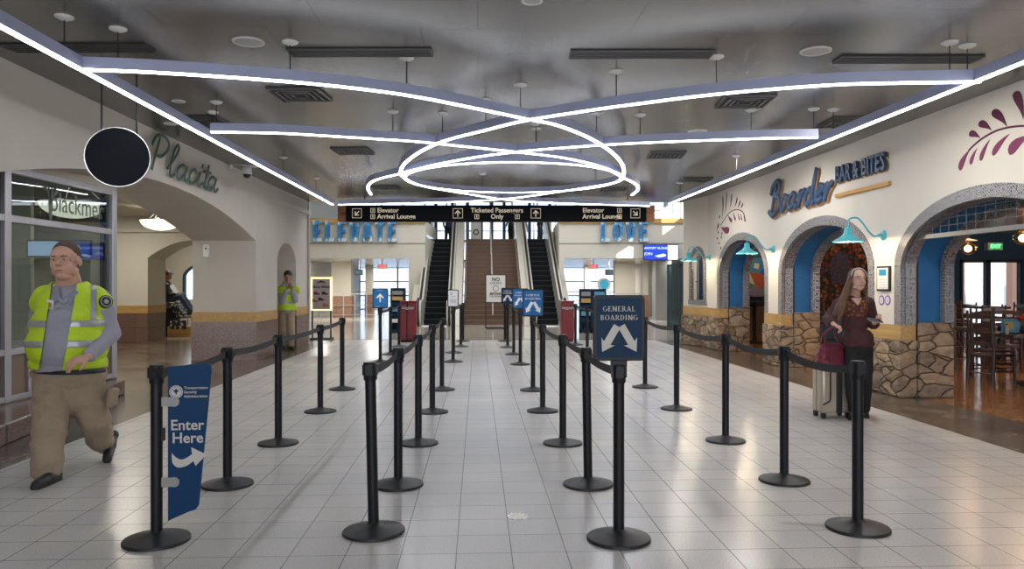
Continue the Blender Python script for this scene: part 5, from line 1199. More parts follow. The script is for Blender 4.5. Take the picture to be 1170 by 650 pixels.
def face_details(o, C, R, base, s=1.0, brow='hair_dark', lip='lip_pink', w=1.0):
    L = lambda x, y, z: C + R @ Vector((x*s, y*s, z*s)) - base
    for k in (-1,1):
        ey = obj('eye', MB().sphere(L(k*.031*w,-.080,.010), (.0105*s,.009*s,.0048*s), 14, R.to_4x4()), mat('eye_white', (.55,.52,.5), .25), o, sm=180)
        obj('iris', MB().sphere(L(k*.031*w,-.0885,.010), (.0048*s,.003*s,.0046*s), 12, R.to_4x4()), 'ink', ey, sm=180)
        obj('eyebrow', MB().tube([L(k*.015*w,-.097,.030),L(k*.032*w,-.096,.035),L(k*.05*w,-.084,.030)], [.0035*s,.004*s,.002*s], 8), brow, o, sm=180)
    obj('lips', MB().tube([L(-.024,-.088,-.064),L(-.010,-.0985,-.062),L(0,-.099,-.0635),L(.010,-.0985,-.062),L(.024,-.088,-.064)], [.002*s,.0055*s,.005*s,.0055*s,.002*s], 8), lip, o, sm=180)
def hand_prims(W, d, n_, side=1, curl=.5, s=1.0, thumb=.6):
    d, n_ = Vector(d).normalized(), Vector(n_).normalized(); n_ = (n_-d*n_.dot(d)).normalized(); sd = d.cross(n_).normalized()*side; pr = []
    for k, (o_, l) in enumerate(((.030,.040),(.010,.046),(-.010,.043),(-.029,.034))):
        kn = W + (d*.088 + sd*o_)*s - n_*.002*s*abs(k-1)
        pr.append(('c', W+(d*.018+sd*o_*.62)*s, kn, .0145*s, .0125*s))
        a1, a2 = curl*.8, curl*1.9
        d1 = d*math.cos(a1)+n_*math.sin(a1); d2 = d*math.cos(a2)+n_*math.sin(a2); q1 = kn+d1*l*s; q2 = q1+d2*l*.8*s
        pr += [('c', kn, q1, .0098*s, .009*s), ('c', q1, q2, .009*s, .0075*s)]
    t0 = W+(d*.025+sd*.028)*s; td = (d*math.cos(thumb)+sd*math.sin(thumb)+n_*.35).normalized(); t1 = t0+td*.045*s; td2 = (td+d*.5+n_*.25*curl).normalized(); pr += [('c', t0, t1, .0135*s, .011*s), ('c', t1, t1+td2*.032*s, .0105*s, .009*s)]
    return pr
mat('skin_light', (.66,.41,.31), .5, var=.06, vscale=20); mat('skin_guard', (.60,.34,.25), .5, var=.08, vscale=18); mat('skin_tan', (.36,.20,.13), .5)
mat('lip_pink', (.38,.12,.10), .45); mat('hair_dark', (.03,.02,.016), .7, bump=.3, bscale=200); mat('hair_buzz', (.10,.062,.045), .9)
# ---------- the guard
def guard():
    Y = 5.95; B = onfloor(82,540); base = Vector((P(82,540,5.9).x, 5.9, 0))
    C = P(74.5,298,5.88); R = local(.10, .04, -.02); s = 1.13
    hd = head_prims(C, R, s, 1.12, 1.10) + [('c', C+R@Vector((0,.02,-.09)), P(80,331,5.97), .080, .098), ('e', C+R@Vector((0,-.04,-.12)), (.055,.05,.03), R)]
    W1 = P(101,407.5,5.66); hand = hand_prims(W1, P(86,413,5.60)-W1, Vector((-.2,.5,-1)), side=1, curl=.55, s=1.12, thumb=.7)
    W2 = P(43,414,6.22); hand2 = hand_prims(W2, Vector((.05,-.1,-1)), Vector((.8,-.3,0)), side=-1, curl=.5, s=1.1)
    core = [('e', P(80,356,Y), (.22,.15,.20)), ('e', P(78,396,5.92), (.26,.19,.18)), ('e', P(80,430,Y), (.2,.15,.13)),
        ('c', P(50,340,6.0), P(110,341,5.98), .06, .06), ('c', P(114,342,5.98), P(128,382,6.0), .055, .045), ('c', P(128,382,6.0), W1, .045, .032),
        ('c', P(46,342,6.02), P(37,380,6.18), .055, .045), ('c', P(37,380,6.18), W2, .045, .032),
        ('c', P(62,440,5.9), P(57,490,5.72), .11, .08), ('c', P(57,490,5.72), P(57,545,5.62), .08, .05), ('c', P(97,440,5.98), P(110,482,6.05), .11, .08), ('c', P(110,482,6.05), P(118,512,6.38), .08, .05)]
    o = obj('person', blob('person', hd+hand+hand2+core, .0065, 3), 'skin_guard', sm=180); o.data.transform(Matrix.Translation(-base)); o.location = base
    tag(o, 'heavy man in yellow safety vest, grey polo and khaki trousers walking at the left', 'person')
    face_details(o, C, R, base, s, 'hair_buzz', w=1.1)
    torso = [('e', P(80,352,Y), (.245,.175,.20)), ('e', P(79,372,5.91), (.265,.215,.19)), ('e', P(78,394,5.88), (.285,.245,.20)), ('e', P(79,415,5.92), (.275,.21,.13)), ('c', P(54,340,6.0), P(107,341,5.98), .078, .078), ('c', P(66,333,5.98), P(94,333,5.98), .07, .07)]
    sleeves = [('c', P(112,342,5.99), P(126,380,6.0), .092, .082), ('c', P(126,380,6.0), P(103,405.5,5.69), .082, .052), ('c', P(50,342,6.02), P(42,380,6.18), .085, .072), ('c', P(42,380,6.18), P(44.5,410,6.22), .07, .05)]
    mat('polo_grey', (.34,.335,.40), .8, var=.05, vscale=5, bump=.15, bscale=120)
    sh = put('shirt', blob('shirt', torso+sleeves, .010, 5, .007, 9), 'polo_grey', o, base)
    tm = blob('vest', torso+[('c', P(107,341,5.98), P(113,347,5.99), .092, .092), ('c', P(54,340,6.0), P(50,346,6.03), .088, .086)], .011, 6, .006, 8)
    zh = P(0,422,5.75).z
    def gapside(pa, pb, Yd):      # plane through two picture points running away from the viewer
        a, b = P(*pa, Yd), P(*pb, Yd); vd = Vector((a.x, a.y, 0)).normalized(); return a, (b-a).cross(vd).normalized()
    g1 = gapside((58,331),(44,425),5.7); g2 = gapside((87,331),(71,425),5.7)
    ref = P(64,380,5.7)
    s1 = 1 if (ref-g1[0]).dot(g1[1]) > 0 else -1; s2 = 1 if (ref-g2[0]).dot(g2[1]) > 0 else -1
    ingap = lambda c: (c-g1[0]).dot(g1[1])*s1 > 0 and (c-g2[0]).dot(g2[1])*s2 > 0 and c.y < 5.95
    zt_ = P(0,330,5.9).z
    nk = P(79,330,5.97)
    base_keep = lambda c: c.z > zh and not ingap(c) and not ((c.xy-nk.xy).length < .125 and c.z > zt_-.06)
    pl = [(Vector((0,0,zh)), (0,0,1)), g1, g2]
    mat('hi_vis', (.52,.72,.02), .6, var=.08, vscale=6, bump=.2, bscale=60); mat('reflective', (.36,.37,.39), .3, .3)
    ve = put('safety_vest', shell(tm, 'safety_vest', .014, pl, lambda c, n: base_keep(c)), 'hi_vis', o, base, thick=.006)
    for (y0, y1) in ((366,373.5),(388.5,396)):
        za, zb = P(0,y1,5.75).z, P(0,y0,5.75).z
        put('reflective_band', shell(tm, 'reflective_band', .0205, pl+[(Vector((0,0,za)),(0,0,1)),(Vector((0,0,zb)),(0,0,1))], lambda c, n: base_keep(c) and za < c.z < zb), 'reflective', ve, base, thick=.003)
    for px0, px1 in ((104,110.5),(33,37)):
        h1 = gapside((px0,335),(px0-1 if px0 > 60 else px0,425),5.75); h2 = gapside((px1,335),(px1-1 if px1 > 60 else px1,425),5.75); rf = P((px0+px1)/2,380,5.75)
        a1 = 1 if (rf-h1[0]).dot(h1[1]) > 0 else -1; a2 = 1 if (rf-h2[0]).dot(h2[1]) > 0 else -1
        if px0 > 60: put('reflective_band', shell(tm, 'reflective_band', .0205, pl+[h1, h2, (Vector((0,0,P(0,366,5.75).z)),(0,0,1))], lambda c, n: base_keep(c) and c.y < 5.95 and c.z > P(0,366,5.75).z and (c-h1[0]).dot(h1[1])*a1 > 0 and (c-h2[0]).dot(h2[1])*a2 > 0), 'reflective', ve, base, thick=.003)
    # collar, placket, badge, name tape, sleeve patch
    cl = MB(); cl.tube(catmull([P(90,326,6.02),P(91,332,5.92),P(82,337,5.84),P(72,345,5.76),P(67,340,5.78),P(63,333,5.86),P(68,326,6.0)],5), .016, 8)
    put('collar', to_mesh('collar', cl), 'polo_grey', sh, base)
    def stick(name, px, py, Yf, w_, h_, m, ang=0, lab=None, th=.004, par=None):   # small flat piece lying on the front of the clothes
        c = P(px,py,Yf); return obj(name, MB().box((0,0,0),(w_,th,h_)), m, par or sh, loc=c-base, rz=ang, label=lab)
    dgx = bpy.context.evaluated_depsgraph_get()
    from mathutils.bvhtree import BVHTree
    tv = BVHTree.FromPolygons([v.co + base for v in sh.data.vertices], [list(p.vertices) for p in sh.data.polygons])
    def hit(px, py, off_=.004):
        a = Vector((0,0,EYE)); d = (P(px,py,1)-a).normalized(); h = tv.ray_cast(a, d); hit.n = h[1]; return h[0]-d*off_ if h[0] else P(px,py,5.7)
    def hitY(px, py, o_=.006): return hit(px, py, o_).y
    for pg in (((67,329),(59.5,334),(61,347),(69.5,341)), ((85,330),(91.5,336),(79,350),(70.5,341.5))):
        fp = [hit(x, max(y, 336), .016 if y > 335 else .03) for x, y in pg]; fp = [Vector((P(x,y,q3.y).x, q3.y, P(x,y,q3.y).z)) for (x, y), q3 in zip(pg, fp)]
        k = len(fp); obj('collar_flap', MB().add([p-base for p in fp]+[p-base+Vector((0,.012,0)) for p in fp], [tuple(range(k)), tuple(range(k,2*k))]+[(i,(i+1)%k,k+(i+1)%k,k+i) for i in range(k)]), mat('collar_grey', (.27,.27,.34), .8), sh, bevel=.003)
    bg_ = stick('name_badge', 57.5,350,hitY(57.5,350,.012),.062,.10,'white_print', -.2); bg_.rotation_euler = (.1,.12,-.3); obj('badge_photo', MB().box((0,-.003,.01),(.03,.002,.035)), 'skin_tan', bg_)
    nt_ = stick('name_tape', 44.5,354,hitY(45,354,.02),.085,.020,'ink', -.55)
    obj('embroidered_mark', MB().box((0,-.003,0),(.06,.002,.006)), 'polo_grey', nt_)
    h = hit(120,345,.0); nn_ = (hit.n if hit.n.y < 0 else -hit.n); Mx = Matrix.Translation(h+nn_*.022-base) @ nn_.to_track_quat('Z','Y').to_matrix().to_4x4()
    pt = obj('sleeve_patch', MB().lathe([(0,.004),(.05,.004),(.052,-.02),(0,-.02)], n=32, M=Mx), 'ink', sh)
    obj('patch_mark', MB().lathe([(.036,.004),(.043,.004),(.043,.006),(.036,.006)], n=32, M=Mx).lathe([(0,.004),(.018,.004),(.018,.006),(0,.006)], n=16, M=Mx), 'reflective', pt)
    for py in (345,353,361): obj('button', MB().sphere(hit(63+(py-345)*.0,py,.002)-base, .005, 8), 'reflective', sh)
    # trousers
    mat('khaki', (.36,.275,.19), .85, var=.07, vscale=5, bump=.25, bscale=90)
    tr = [('e', P(80,428,5.95), (.29,.2,.13)), ('c', P(61,440,5.9), P(57,485,5.72), .145, .125), ('c', P(57,485,5.72), P(54,526,5.62), .122, .108), ('c', P(54,526,5.62), P(53,535,5.62), .112, .108),
        ('c', P(98,440,5.98), P(107,476,6.02), .155, .125), ('c', P(107,476,6.02), P(115,503,6.30), .122, .10), ('e', P(86,452,5.95), (.2,.15,.14))]
    tq = put('trousers', blob('trousers', tr, .010, 4, .016, 8, (1,1,2.0)), 'khaki', o, base)
    obj('cargo_pocket', MB().box(P(118.5,450,6.0)-base,(.05,.12,.15), M=Matrix.Rotation(.12,4,'Y')), 'khaki', tq, bevel=.02, sm=60)
    obj('belt', MB().tube(catmull([P(38,424,5.95)-base,P(45,425,5.78)-base,P(75,426,5.72)-base,P(105,424.5,5.78)-base,P(119,423,5.92)-base],5), .016, 8), 'black_plain', tq, sm=60)
    def shoe(heel, toe, up, m='shoe_black'):
        heel, toe, up = Vector(heel), Vector(toe), Vector(up); d = (toe-heel).normalized(); pr = [('c', heel+up*.045, heel+d*.1+up*.045, .045, .048), ('c', heel+d*.09+up*.036, heel+d*.235+up*.03, .046, .036), ('c', heel+up*.05, heel+up*.10+d*.02, .043, .042)]
        so = [('c', heel+up*.016, heel+d*.24+up*.016, .044, .038)]
        mat('shoe_black', (.014,.014,.016), .45); u = put('shoe', blob('shoe', pr, .006, 3), m, o, base)
        sm_ = blob('sole', so, .006, 2)
        put('sole', sm_, 'rubber', u, base); return u
    zf = lambda p: Vector((p[0], p[1], 0))
    shoe(zf(P(64,550,5.66)), zf(P(35,555,5.36)), (0,0,1))
    shoe(P(125,506,6.42), P(122,528,6.24)+Vector((0,0,.03)), Vector((.0,.75,.65)))
    hr_ = shell(blob('hair', [('e', C+R@Vector((0,.022,.046))*s, (.087*s,.098*s,.092*s), R)], .008, 3), 'hair', .0, [(C+R@Vector((0,-.045,.088))*s, R@Vector((0,-.86,-.5))), (C+R@Vector((0,.03,.012))*s, R@Vector((0,-.3,-1)))], lambda c, n: (R.transposed()@(c-C)).dot(Vector((0,-.86,-.5))) < Vector((0,-.045,.088)).dot(Vector((0,-.86,-.5)))*s and (R.transposed()@(c-C)).dot(Vector((0,-.3,-1))) < Vector((0,.03,.012)).dot(Vector((0,-.3,-1)))*s)
    put('hair', hr_, 'hair_buzz', o, base, thick=.003)
guard()
# ---------- the woman with the suitcase
def woman():
    Y = 8.3; base = Vector((P(981,470,Y).x, Y, 0)); C = P(980,320,8.2); R = local(.02,-.06,.05); s = .98
    hd = head_prims(C, R, s, .96, .92) + [('c', C+R@Vector((0,.025,-.06)), P(977,340,8.28), .046, .052)]
    Wl = P(951.5,369.5,8.06); hl = hand_prims(Wl, Vector((.45,-.35,-.35)), Vector((-.1,.3,-1)), side=1, curl=1.0, s=.9)
    Wr = P(999,368.5,8.08); hr = hand_prims(Wr, Vector((.35,-.6,.4)), Vector((-.75,-.35,.5)), side=-1, curl=.75, s=.88)
    core = [('e', P(977,352,Y), (.13,.09,.14)), ('e', P(979,375,Y), (.12,.09,.14)), ('e', P(981,400,Y), (.13,.09,.10)), ('c', P(962,344,8.3), P(992,344,8.32), .04,.04),
        ('c', P(959,346,8.3), P(947,366,8.28), .042,.036), ('c', P(947,366,8.28), Wl, .036,.026), ('c', P(994,346,8.34), P(998,371,8.38), .042,.036), ('c', P(998,371,8.38), Wr, .036,.026),
        ('c', P(974,405,8.3), P(973,438,8.22), .07,.05), ('c', P(973,438,8.22), P(975,471,8.26), .05,.034), ('c', P(988,405,8.32), P(989,438,8.34), .07,.05), ('c', P(989,438,8.34), P(988,470,8.44), .05,.034)]
    o = obj('person', blob('person', hd+hl+hr+core, .0062, 3), 'skin_light', sm=180); o.data.transform(Matrix.Translation(-base)); o.location = base
    tag(o, 'long haired woman in dark embroidered tunic and black trousers, holding a bag and phone', 'person'); face_details(o, C, R, base, s, 'hair_dark')
    mat('tunic_maroon', (.075,.026,.03), .85, var=.1, vscale=6, bump=.2, bscale=70)
    tn = [('e', P(976,351,Y), (.165,.115,.15)), ('e', P(977,368,Y), (.15,.115,.14)), ('e', P(980,386,Y), (.17,.125,.12)), ('c', P(963,345,8.3), P(991,345,8.32), .06,.06), ('e', P(981,392,Y), (.172,.13,.07)),
        ('c', P(960,346,8.3), P(947,365,8.28), .066,.066), ('c', P(947,365,8.28), P(951,369,8.10), .066,.055), ('c', P(993,346,8.34), P(998,370,8.38), .062,.064), ('c', P(998,370,8.38), P(999,369.5,8.12), .06,.05)]
    tm = blob('tunic', tn, .009, 10, .009, 12, (2,2,.6)); tn_ = put('tunic', tm.copy(), 'tunic_maroon', o, base)
    q = g('embroidery'); v = mapping(q); vo = q.n('ShaderNodeTexVoronoi', feature='F1', i_Scale=26., i_Randomness=.6); q.l(v, vo.inputs['Vector']); q.l(q.ramp(vo.outputs['Distance'], [(0,(.42,.16,.04)),(.35,(.28,.09,.03)),(.5,(.09,.03,.03))]), q.b.inputs['Base Color']); q.b.inputs['Roughness'].default_value = .8
    z0, z1 = P(0,361.5,8.2).z, P(0,343,8.2).z; x0, x1 = P(966,0,8.2).x, P(991.5,0,8.2).x
    put('embroidered_yoke', shell(tm, 'yoke', .003, [(Vector((0,0,z0)),(0,0,1)),(Vector((0,0,z1)),(0,0,1)),(Vector((x0,0,0)),(1,0,0)),(Vector((x1,0,0)),(1,0,0))], lambda c, n: z0 < c.z < z1 and x0 < c.x < x1 and c.y < 8.28), 'embroidery', tn_, base, thick=.002)
    # open neckline shows as a skin coloured V
    a, b, c_ = P(973,340.5,8.155), P(985,340,8.15), P(980.5,349,8.145)
    vv = MB().add([a-base,b-base,c_-base,a-base+Vector((0,.02,0)),b-base+Vector((0,.02,0)),c_-base+Vector((0,.02,0))], [(0,1,2),(3,4,5),(0,1,4,3),(1,2,5,4),(2,0,3,5)]); obj('neckline', vv, 'skin_light', tn_)
    mat('trouser_black', (.012,.012,.014), .8, var=.2, vscale=5)
    put('trousers', blob('trousers', [('e', P(981,399,Y), (.155,.11,.10)), ('c', P(974,405,8.3), P(973,438,8.22), .09,.068), ('c', P(973,438,8.22), P(975,467,8.25), .068,.056), ('c', P(988,405,8.32), P(989,438,8.34), .09,.07), ('c', P(989,438,8.34), P(988,466,8.42), .07,.058)], .009, 3, .006, 10), 'trouser_black', o, base)
    for (hx, hy, tx, ty) in ((975,8.36,971,8.13),(988,8.5,991,8.27)):
        hp, tp = Vector((P(hx,0,hy).x, hy, 0)), Vector((P(tx,0,ty).x, ty, 0)); d = (tp-hp).normalized()
        u = put('shoe', blob('shoe', [('c', hp+Vector((0,0,.045)), hp+d*.09+Vector((0,0,.045)), .036,.038), ('c', hp+d*.08+Vector((0,0,.032)), hp+d*.19+Vector((0,0,.026)), .036,.028)], .006, 2), mat('shoe_dark', (.015,.015,.018), .5), o, base); put('sole', blob('sole', [('c', hp+Vector((0,0,.014)), hp+d*.2+Vector((0,0,.014)), .034,.029)], .006, 1), 'rubber', u, base)
    L = lambda x, y, z: C + R@Vector((x,y,z))*s
    q = g('hair_brown'); v = mapping(q, scale=(60,60,4)); q.l(q.ramp(noise_t(q, v, 3, 4), [(.3,(.06,.026,.012)),(.7,(.20,.10,.05))]), q.b.inputs['Base Color']); q.b.inputs['Roughness'].default_value = .5
    hp = [('e', L(0,.03,.045), (.088*s,.098*s,.092*s), R), ('c', L(-.062,.02,.03), P(966,336,8.22), .034,.04), ('c', P(966,336,8.22), P(957,353,8.18), .04,.036), ('c', P(957,353,8.18), P(949,366,8.2), .034,.02), ('c', P(967,334,8.24), P(963,352,8.17), .038,.034), ('c', P(963,352,8.17), P(957,368,8.15), .032,.018),
          ('c', L(0,.09,.02), P(974,345,8.40), .07,.075), ('c', P(974,345,8.40), P(972,366,8.42), .075,.045), ('c', L(.064,.03,.02), P(989,334,8.26), .026,.028), ('c', P(989,334,8.26), P(991,345,8.24), .027,.014)]
    hm = blob('hair', hp, .0065, 3, .006, 26, (1,1,.15)); fcp = C+R@Vector((0,-.045,0))*s
    hm = shell(hm, 'hair', 0, [], lambda c, n: not ((R.transposed()@(c-C)).y < -.052*s and abs((R.transposed()@(c-C)).x) < .062 and -.2 < (R.transposed()@(c-C)).z < .085*s))
    put('hair', hm, 'hair_brown', o, base)
    hb = MB().tube([L(.088*math.cos(t),-.035+.01*math.sin(t),.038+.094*math.sin(t)) for t in [PI*k/14 for k in range(15)]], .0045, 8); put('headband', to_mesh('headband', hb), mat('headband_pale', (.55,.55,.56), .4), o, base)
    ph = root('phone', 'slim dark phone held in front of the woman in the maroon tunic', 'phone', P(1000,366,7.99)); b = obj('phone_body', MB().bb(-.078,.078,-.037,.037,-.005,.005), mat('phone_lilac', (.25,.22,.30), .35), ph, bevel=.004); ph.rotation_euler = (.45,.12,.1); obj('phone_screen', MB().bb(-.07,.07,-.033,.033,.005,.006), 'smoked', ph)
    # suitcase and bag
    sp_ = onfloor(950,478.5); sp_.y += .12; sp_.x = P(950,478,sp_.y).x
    r = root('suitcase', 'champagne hard shell cabin suitcase with black centre stripe standing beside the woman', 'suitcase', sp_, .12)
    mat('champagne', (.50,.43,.34), .25, .35)
    obj('shell', MB().bb(-.175,.175,-.11,.11,.055,.55), 'champagne', r, bevel=.035, sm=60)
    obj('centre_stripe', MB().bb(-.010,.065,-.118,.118,.06,.556), 'black_plain', r, bevel=.012); ins = obj('groove', MB().tube(catmull([(-.075,-.112,.54),(-.075,-.112,.25),(-.09,-.112,.19),(-.16,-.112,.155)],5), .009, 8), 'black_plain', r, sm=60)
    obj('side_handle', MB().bb(.10,.125,-.13,-.11,.24,.44), 'black_plain', r, bevel=.006); obj('zip_line', MB().bb(-.178,.178,-.004,.004,.056,.552), 'black_plain', r, bevel=.003)
    for a in (-1,1):
        for b in (-1,1):
            wz = obj('wheel', MB().cyl((a*.14-.016,b*.08,.026),(a*.14+.016,b*.08,.026),.026,n=18), 'rubber', r, sm=40); obj('wheel_fork', MB().bb(a*.14-.022,a*.14+.022,b*.08-.02,b*.08+.02,.03,.062), 'black_plain', wz)
    obj('pull_handle', MB().cyl((-.06,.09,.54),(-.06,.09,.78),.008,n=8).cyl((.06,.09,.54),(.06,.09,.78),.008,n=8).cyl((-.07,.09,.78),(.07,.09,.78),.012,n=8), 'black_plain', r, sm=40)
    r = root('handbag', 'large burgundy leather handbag resting on top of the champagne suitcase', 'bag', sp_+Vector((-.01,-.02,.552)), .12)
    mat('bag_leather', (.17,.018,.04), .38, var=.12, vscale=7, bump=.15, bscale=60)
    bm_ = blob('body', [('c',(-.10,0,.055),(.10,0,.055),.078,.078),('c',(-.095,0,.12),(.095,0,.12),.075,.075),('c',(-.09,0,.20),(.09,0,.20),.055,.055),('c',(-.085,0,.235),(.085,0,.235),.03,.03)], .007, 3, .006, 14)
    for v in bm_.vertices: v.co.z = max(v.co.z, .0)
    obj('bag_body', bm_, 'bag_leather', r, sm=180)
    gp = Wl - r.location + Vector((.03,-.03,-.02)); gp = Matrix.Rotation(-.12,3,'Z') @ gp
    for sy in (-1,1):
        obj('bag_handle', MB().tube(catmull([(-.10,sy*.055,.18),(-.09,sy*.045,.26),(gp.x-.06,gp.y*.6+sy*.02,gp.z-.09),(gp.x,gp.y+sy*.008,gp.z),(gp.x+.06,gp.y*.6+sy*.02,gp.z-.08),(.10,sy*.045,.26),(.09,sy*.055,.18)],6), .009, 8), 'bag_leather', r, sm=60)
        obj('stitched_panel', MB().bb(-.06,.06,sy*.080-.003,sy*.080+.003,.03,.17), 'bag_leather', r, bevel=.003)
woman()
# ---------- plain standing or leaning figure from joints
def figure(label, joints, cols, headyaw, vs=.012, sc=1.0, group=None, extra=None, w=1.0, detail=True):
    J = {k: Vector(v) for k, v in joints.items()}; f0 = (J['footL']+J['footR'])/2; base = Vector((f0.x, f0.y, min(J['footL'].z, J['footR'].z)))
    R = local(headyaw); C = J['head']
    pr = head_prims(C, R, sc) + [('c', C+R@Vector((0,.02,-.06)), J['neck'], .05,.055), ('c', J['neck'], J['hip'], .10*w,.11*w), ('c', J['hipL'], J['kneeL'], .07,.055), ('c', J['kneeL'], J['footL']+Vector((0,0,.08)), .055,.04), ('c', J['hipR'], J['kneeR'], .07,.055), ('c', J['kneeR'], J['footR']+Vector((0,0,.08)), .055,.04)]
    for s_ in 'LR':
        sh_, el, wr = J['sho'+s_], J['elb'+s_], J['wri'+s_]; pr += [('c', sh_, el, .042,.036), ('c', el, wr, .036,.026)]
        d = (wr-el).normalized(); pr += hand_prims(wr, d, J.get('palm'+s_, Vector((1 if s_ == 'L' else -1,-.2,0))), side=1 if s_ == 'L' else -1, curl=.6, s=.95)
    o = obj('person', blob('person', pr, min(vs, .0085), 2), cols['skin'], sm=180); o.data.transform(Matrix.Translation(-base)); o.location = base; tag(o, label, 'person', group)
    if detail: face_details(o, C, R, base, sc)
    mid = (J['neck']*.6+J['hip']*.4)
    tp = [('c', J['neck']+Vector((0,0,-.1)), J['hip'], .145*w,.15*w), ('c', J['shoL'], J['shoR'], .075*w,.075*w), ('e', J['hip'], (.17*w,.13*w,.12))]
    for s_ in 'LR': tp += [('c', J['sho'+s_], J['elb'+s_], .065*w,.056*w), ('c', J['elb'+s_], J['elb'+s_].lerp(J['wri'+s_], .88), .056*w,.042*w)]
    put('shirt', blob('shirt', tp, vs, 3, .006, 10), cols['shirt'], o, base)
    put('trousers', blob('trousers', [('e', J['hip']-Vector((0,0,.06)), (.165*w,.13*w,.12)), ('c', J['hipL'], J['kneeL'], .098*w,.082*w), ('c', J['kneeL'], J['footL']+Vector((0,0,.13)), .08*w,.07*w), ('c', J['hipR'], J['kneeR'], .098*w,.082*w), ('c', J['kneeR'], J['footR']+Vector((0,0,.13)), .08*w,.07*w)], vs, 3, .008, 10), cols['trousers'], o, base)
    for s_ in 'LR':
        f = J['foot'+s_]; d = J.get('toe'+s_, R@Vector((0,-1,0))); d = Vector(d).normalized()
        put('shoe', blob('shoe', [('c', f-d*.05+Vector((0,0,.045)), f+d*.05+Vector((0,0,.045)), .043,.045), ('c', f+d*.05+Vector((0,0,.036)), f+d*.17+Vector((0,0,.032)), .042,.032)], .008, 2), 'shoe_black', o, base)
    if cols.get('hair'):
        hm = shell(blob('hair', [('e', C+R@Vector((0,.024,.048))*sc, (.085*sc,.1*sc,.094*sc), R)], .009, 2), 'hair', 0, [], lambda c, n: (R.transposed()@(c-C)).dot(Vector((0,-.8,-.6))) < .0*sc+.012)
        put('hair', hm, cols['hair'], o, base, thick=.006)
    return o, base, J, R, C, tp
# ---------- worker in the niche
Ym = 17.15
o, base, J, R, C, tp = figure('man in black beanie and yellow safety vest in the wall niche, hand at mouth', dict(head=P(329,316.5,Ym-.02), neck=P(327.5,325,Ym), hip=P(328,353,Ym+.02), shoL=P(337,331.5,Ym+.02), elbL=P(338,343,Ym-.12), wriL=P(333.5,330,Ym-.26), shoR=P(319.5,331.5,Ym+.02), elbR=P(322,344.5,Ym-.16), wriR=P(328,330,Ym-.26), palmL=(0,1,0), palmR=(0,1,0),
   hipL=P(331.5,358,Ym), kneeL=P(332.5,378,Ym-.05), footL=Vector((P(332.5,0,Ym-.02).x,Ym-.02,0)), hipR=P(324,358,Ym), kneeR=P(323.5,378,Ym-.03), footR=Vector((P(324.5,0,Ym+.05).x,Ym+.05,0)), toeL=(.6,-.8,0), toeR=(.25,-1,0)),
   dict(skin='skin_tan', shirt='polo_grey', trousers='khaki', hair=None), .25, .011, w=1.12)
tm = blob('vest', [tp[0], ('c', J['shoL'], J['shoR'], .095,.095), ('e', J['hip']+Vector((0,0,.02)), (.20,.155,.12))], .012, 4, .004, 9)
zl, zu = P(0,354,Ym).z, P(0,327,Ym).z
ve = put('safety_vest', shell(tm, 'safety_vest', .022, [(Vector((0,0,zl)),(0,0,1)),(Vector((0,0,zu)),(0,0,1))], lambda c, n: zl < c.z < zu), 'hi_vis', o, base, thick=.006)
for ya, yb in ((344,346.6),(334.5,336.5)): a_, b_ = P(0,yb,Ym).z, P(0,ya,Ym).z; put('reflective_band', shell(tm, 'reflective_band', .030, [(Vector((0,0,a_)),(0,0,1)),(Vector((0,0,b_)),(0,0,1))], lambda c, n: a_ < c.z < b_), 'reflective', ve, base, thick=.003)
be = shell(blob('beanie', [('e', C+R@Vector((0,.018,.055)), (.094,.108,.098), R)], .009, 3), 'beanie', 0, [(C+Vector((0,0,.032)),(0,0,1))], lambda c, n: c.z > C.z+.032); put('beanie', be, 'black_plain', o, base, thick=.008)
# ---------- man on the shoe shine stand
Ys = 21.9
xs_ = P(204,390,Ys).x
r = root('shoe_shine_stand', 'raised shoe shine seat with patterned cushions on an oak plinth beyond the corridor arch', 'shoe shine stand', (xs_, Ys, 0))
lx = lambda px: P(px,0,Ys).x-xs_
lz = lambda py: P(0,py,Ys).z
q = g('patterned_cloth'); vo = q.n('ShaderNodeTexVoronoi', feature='F1', i_Scale=11.); q.l(mapping(q), vo.inputs['Vector']); q.l(q.ramp(vo.outputs['Distance'], [(0,(.7,.68,.62)),(.35,(.5,.45,.4)),(.45,(.03,.03,.04))]), q.b.inputs['Base Color'])
obj('plinth', MB().bb(lx(199),lx(226),-.45,.45,0,lz(372)), 'oak_trim', r, bevel=.01); obj('plinth_step', MB().bb(lx(203),lx(221),-.5,-.45,lz(375),lz(365)), 'patterned_cloth', r, bevel=.01)
obj('rear_plinth', MB().bb(lx(180),lx(198),-.45,.45,0,lz(352)), mat('drape_navy', (.012,.016,.04), .8), r, bevel=.01)
obj('seat_cushion', MB().bb(lx(182),lx(204),-.32,.32,lz(351),lz(345)), 'patterned_cloth', r, bevel=.03, sm=60)
obj('backrest', MB().prism([(lx(183),lz(348)),(lx(187),lz(348)),(lx(183),lz(318)),(lx(179),lz(318))], -.32,.32), 'drape_navy', r, bevel=.02)
obj('leg_cushion', MB().prism([(lx(198),lz(349)),(lx(204),lz(346)),(lx(216),lz(362)),(lx(208),lz(364))], -.28,.28), 'patterned_cloth', r, bevel=.02)
for k in (-.14,.14): obj('foot_rest', MB().bb(lx(213),lx(222),k-.05,k+.05,lz(363),lz(360.5)).cyl((lx(217),k,lz(372)),(lx(217),k,lz(362)),.015), 'steel', r, bevel=.005)
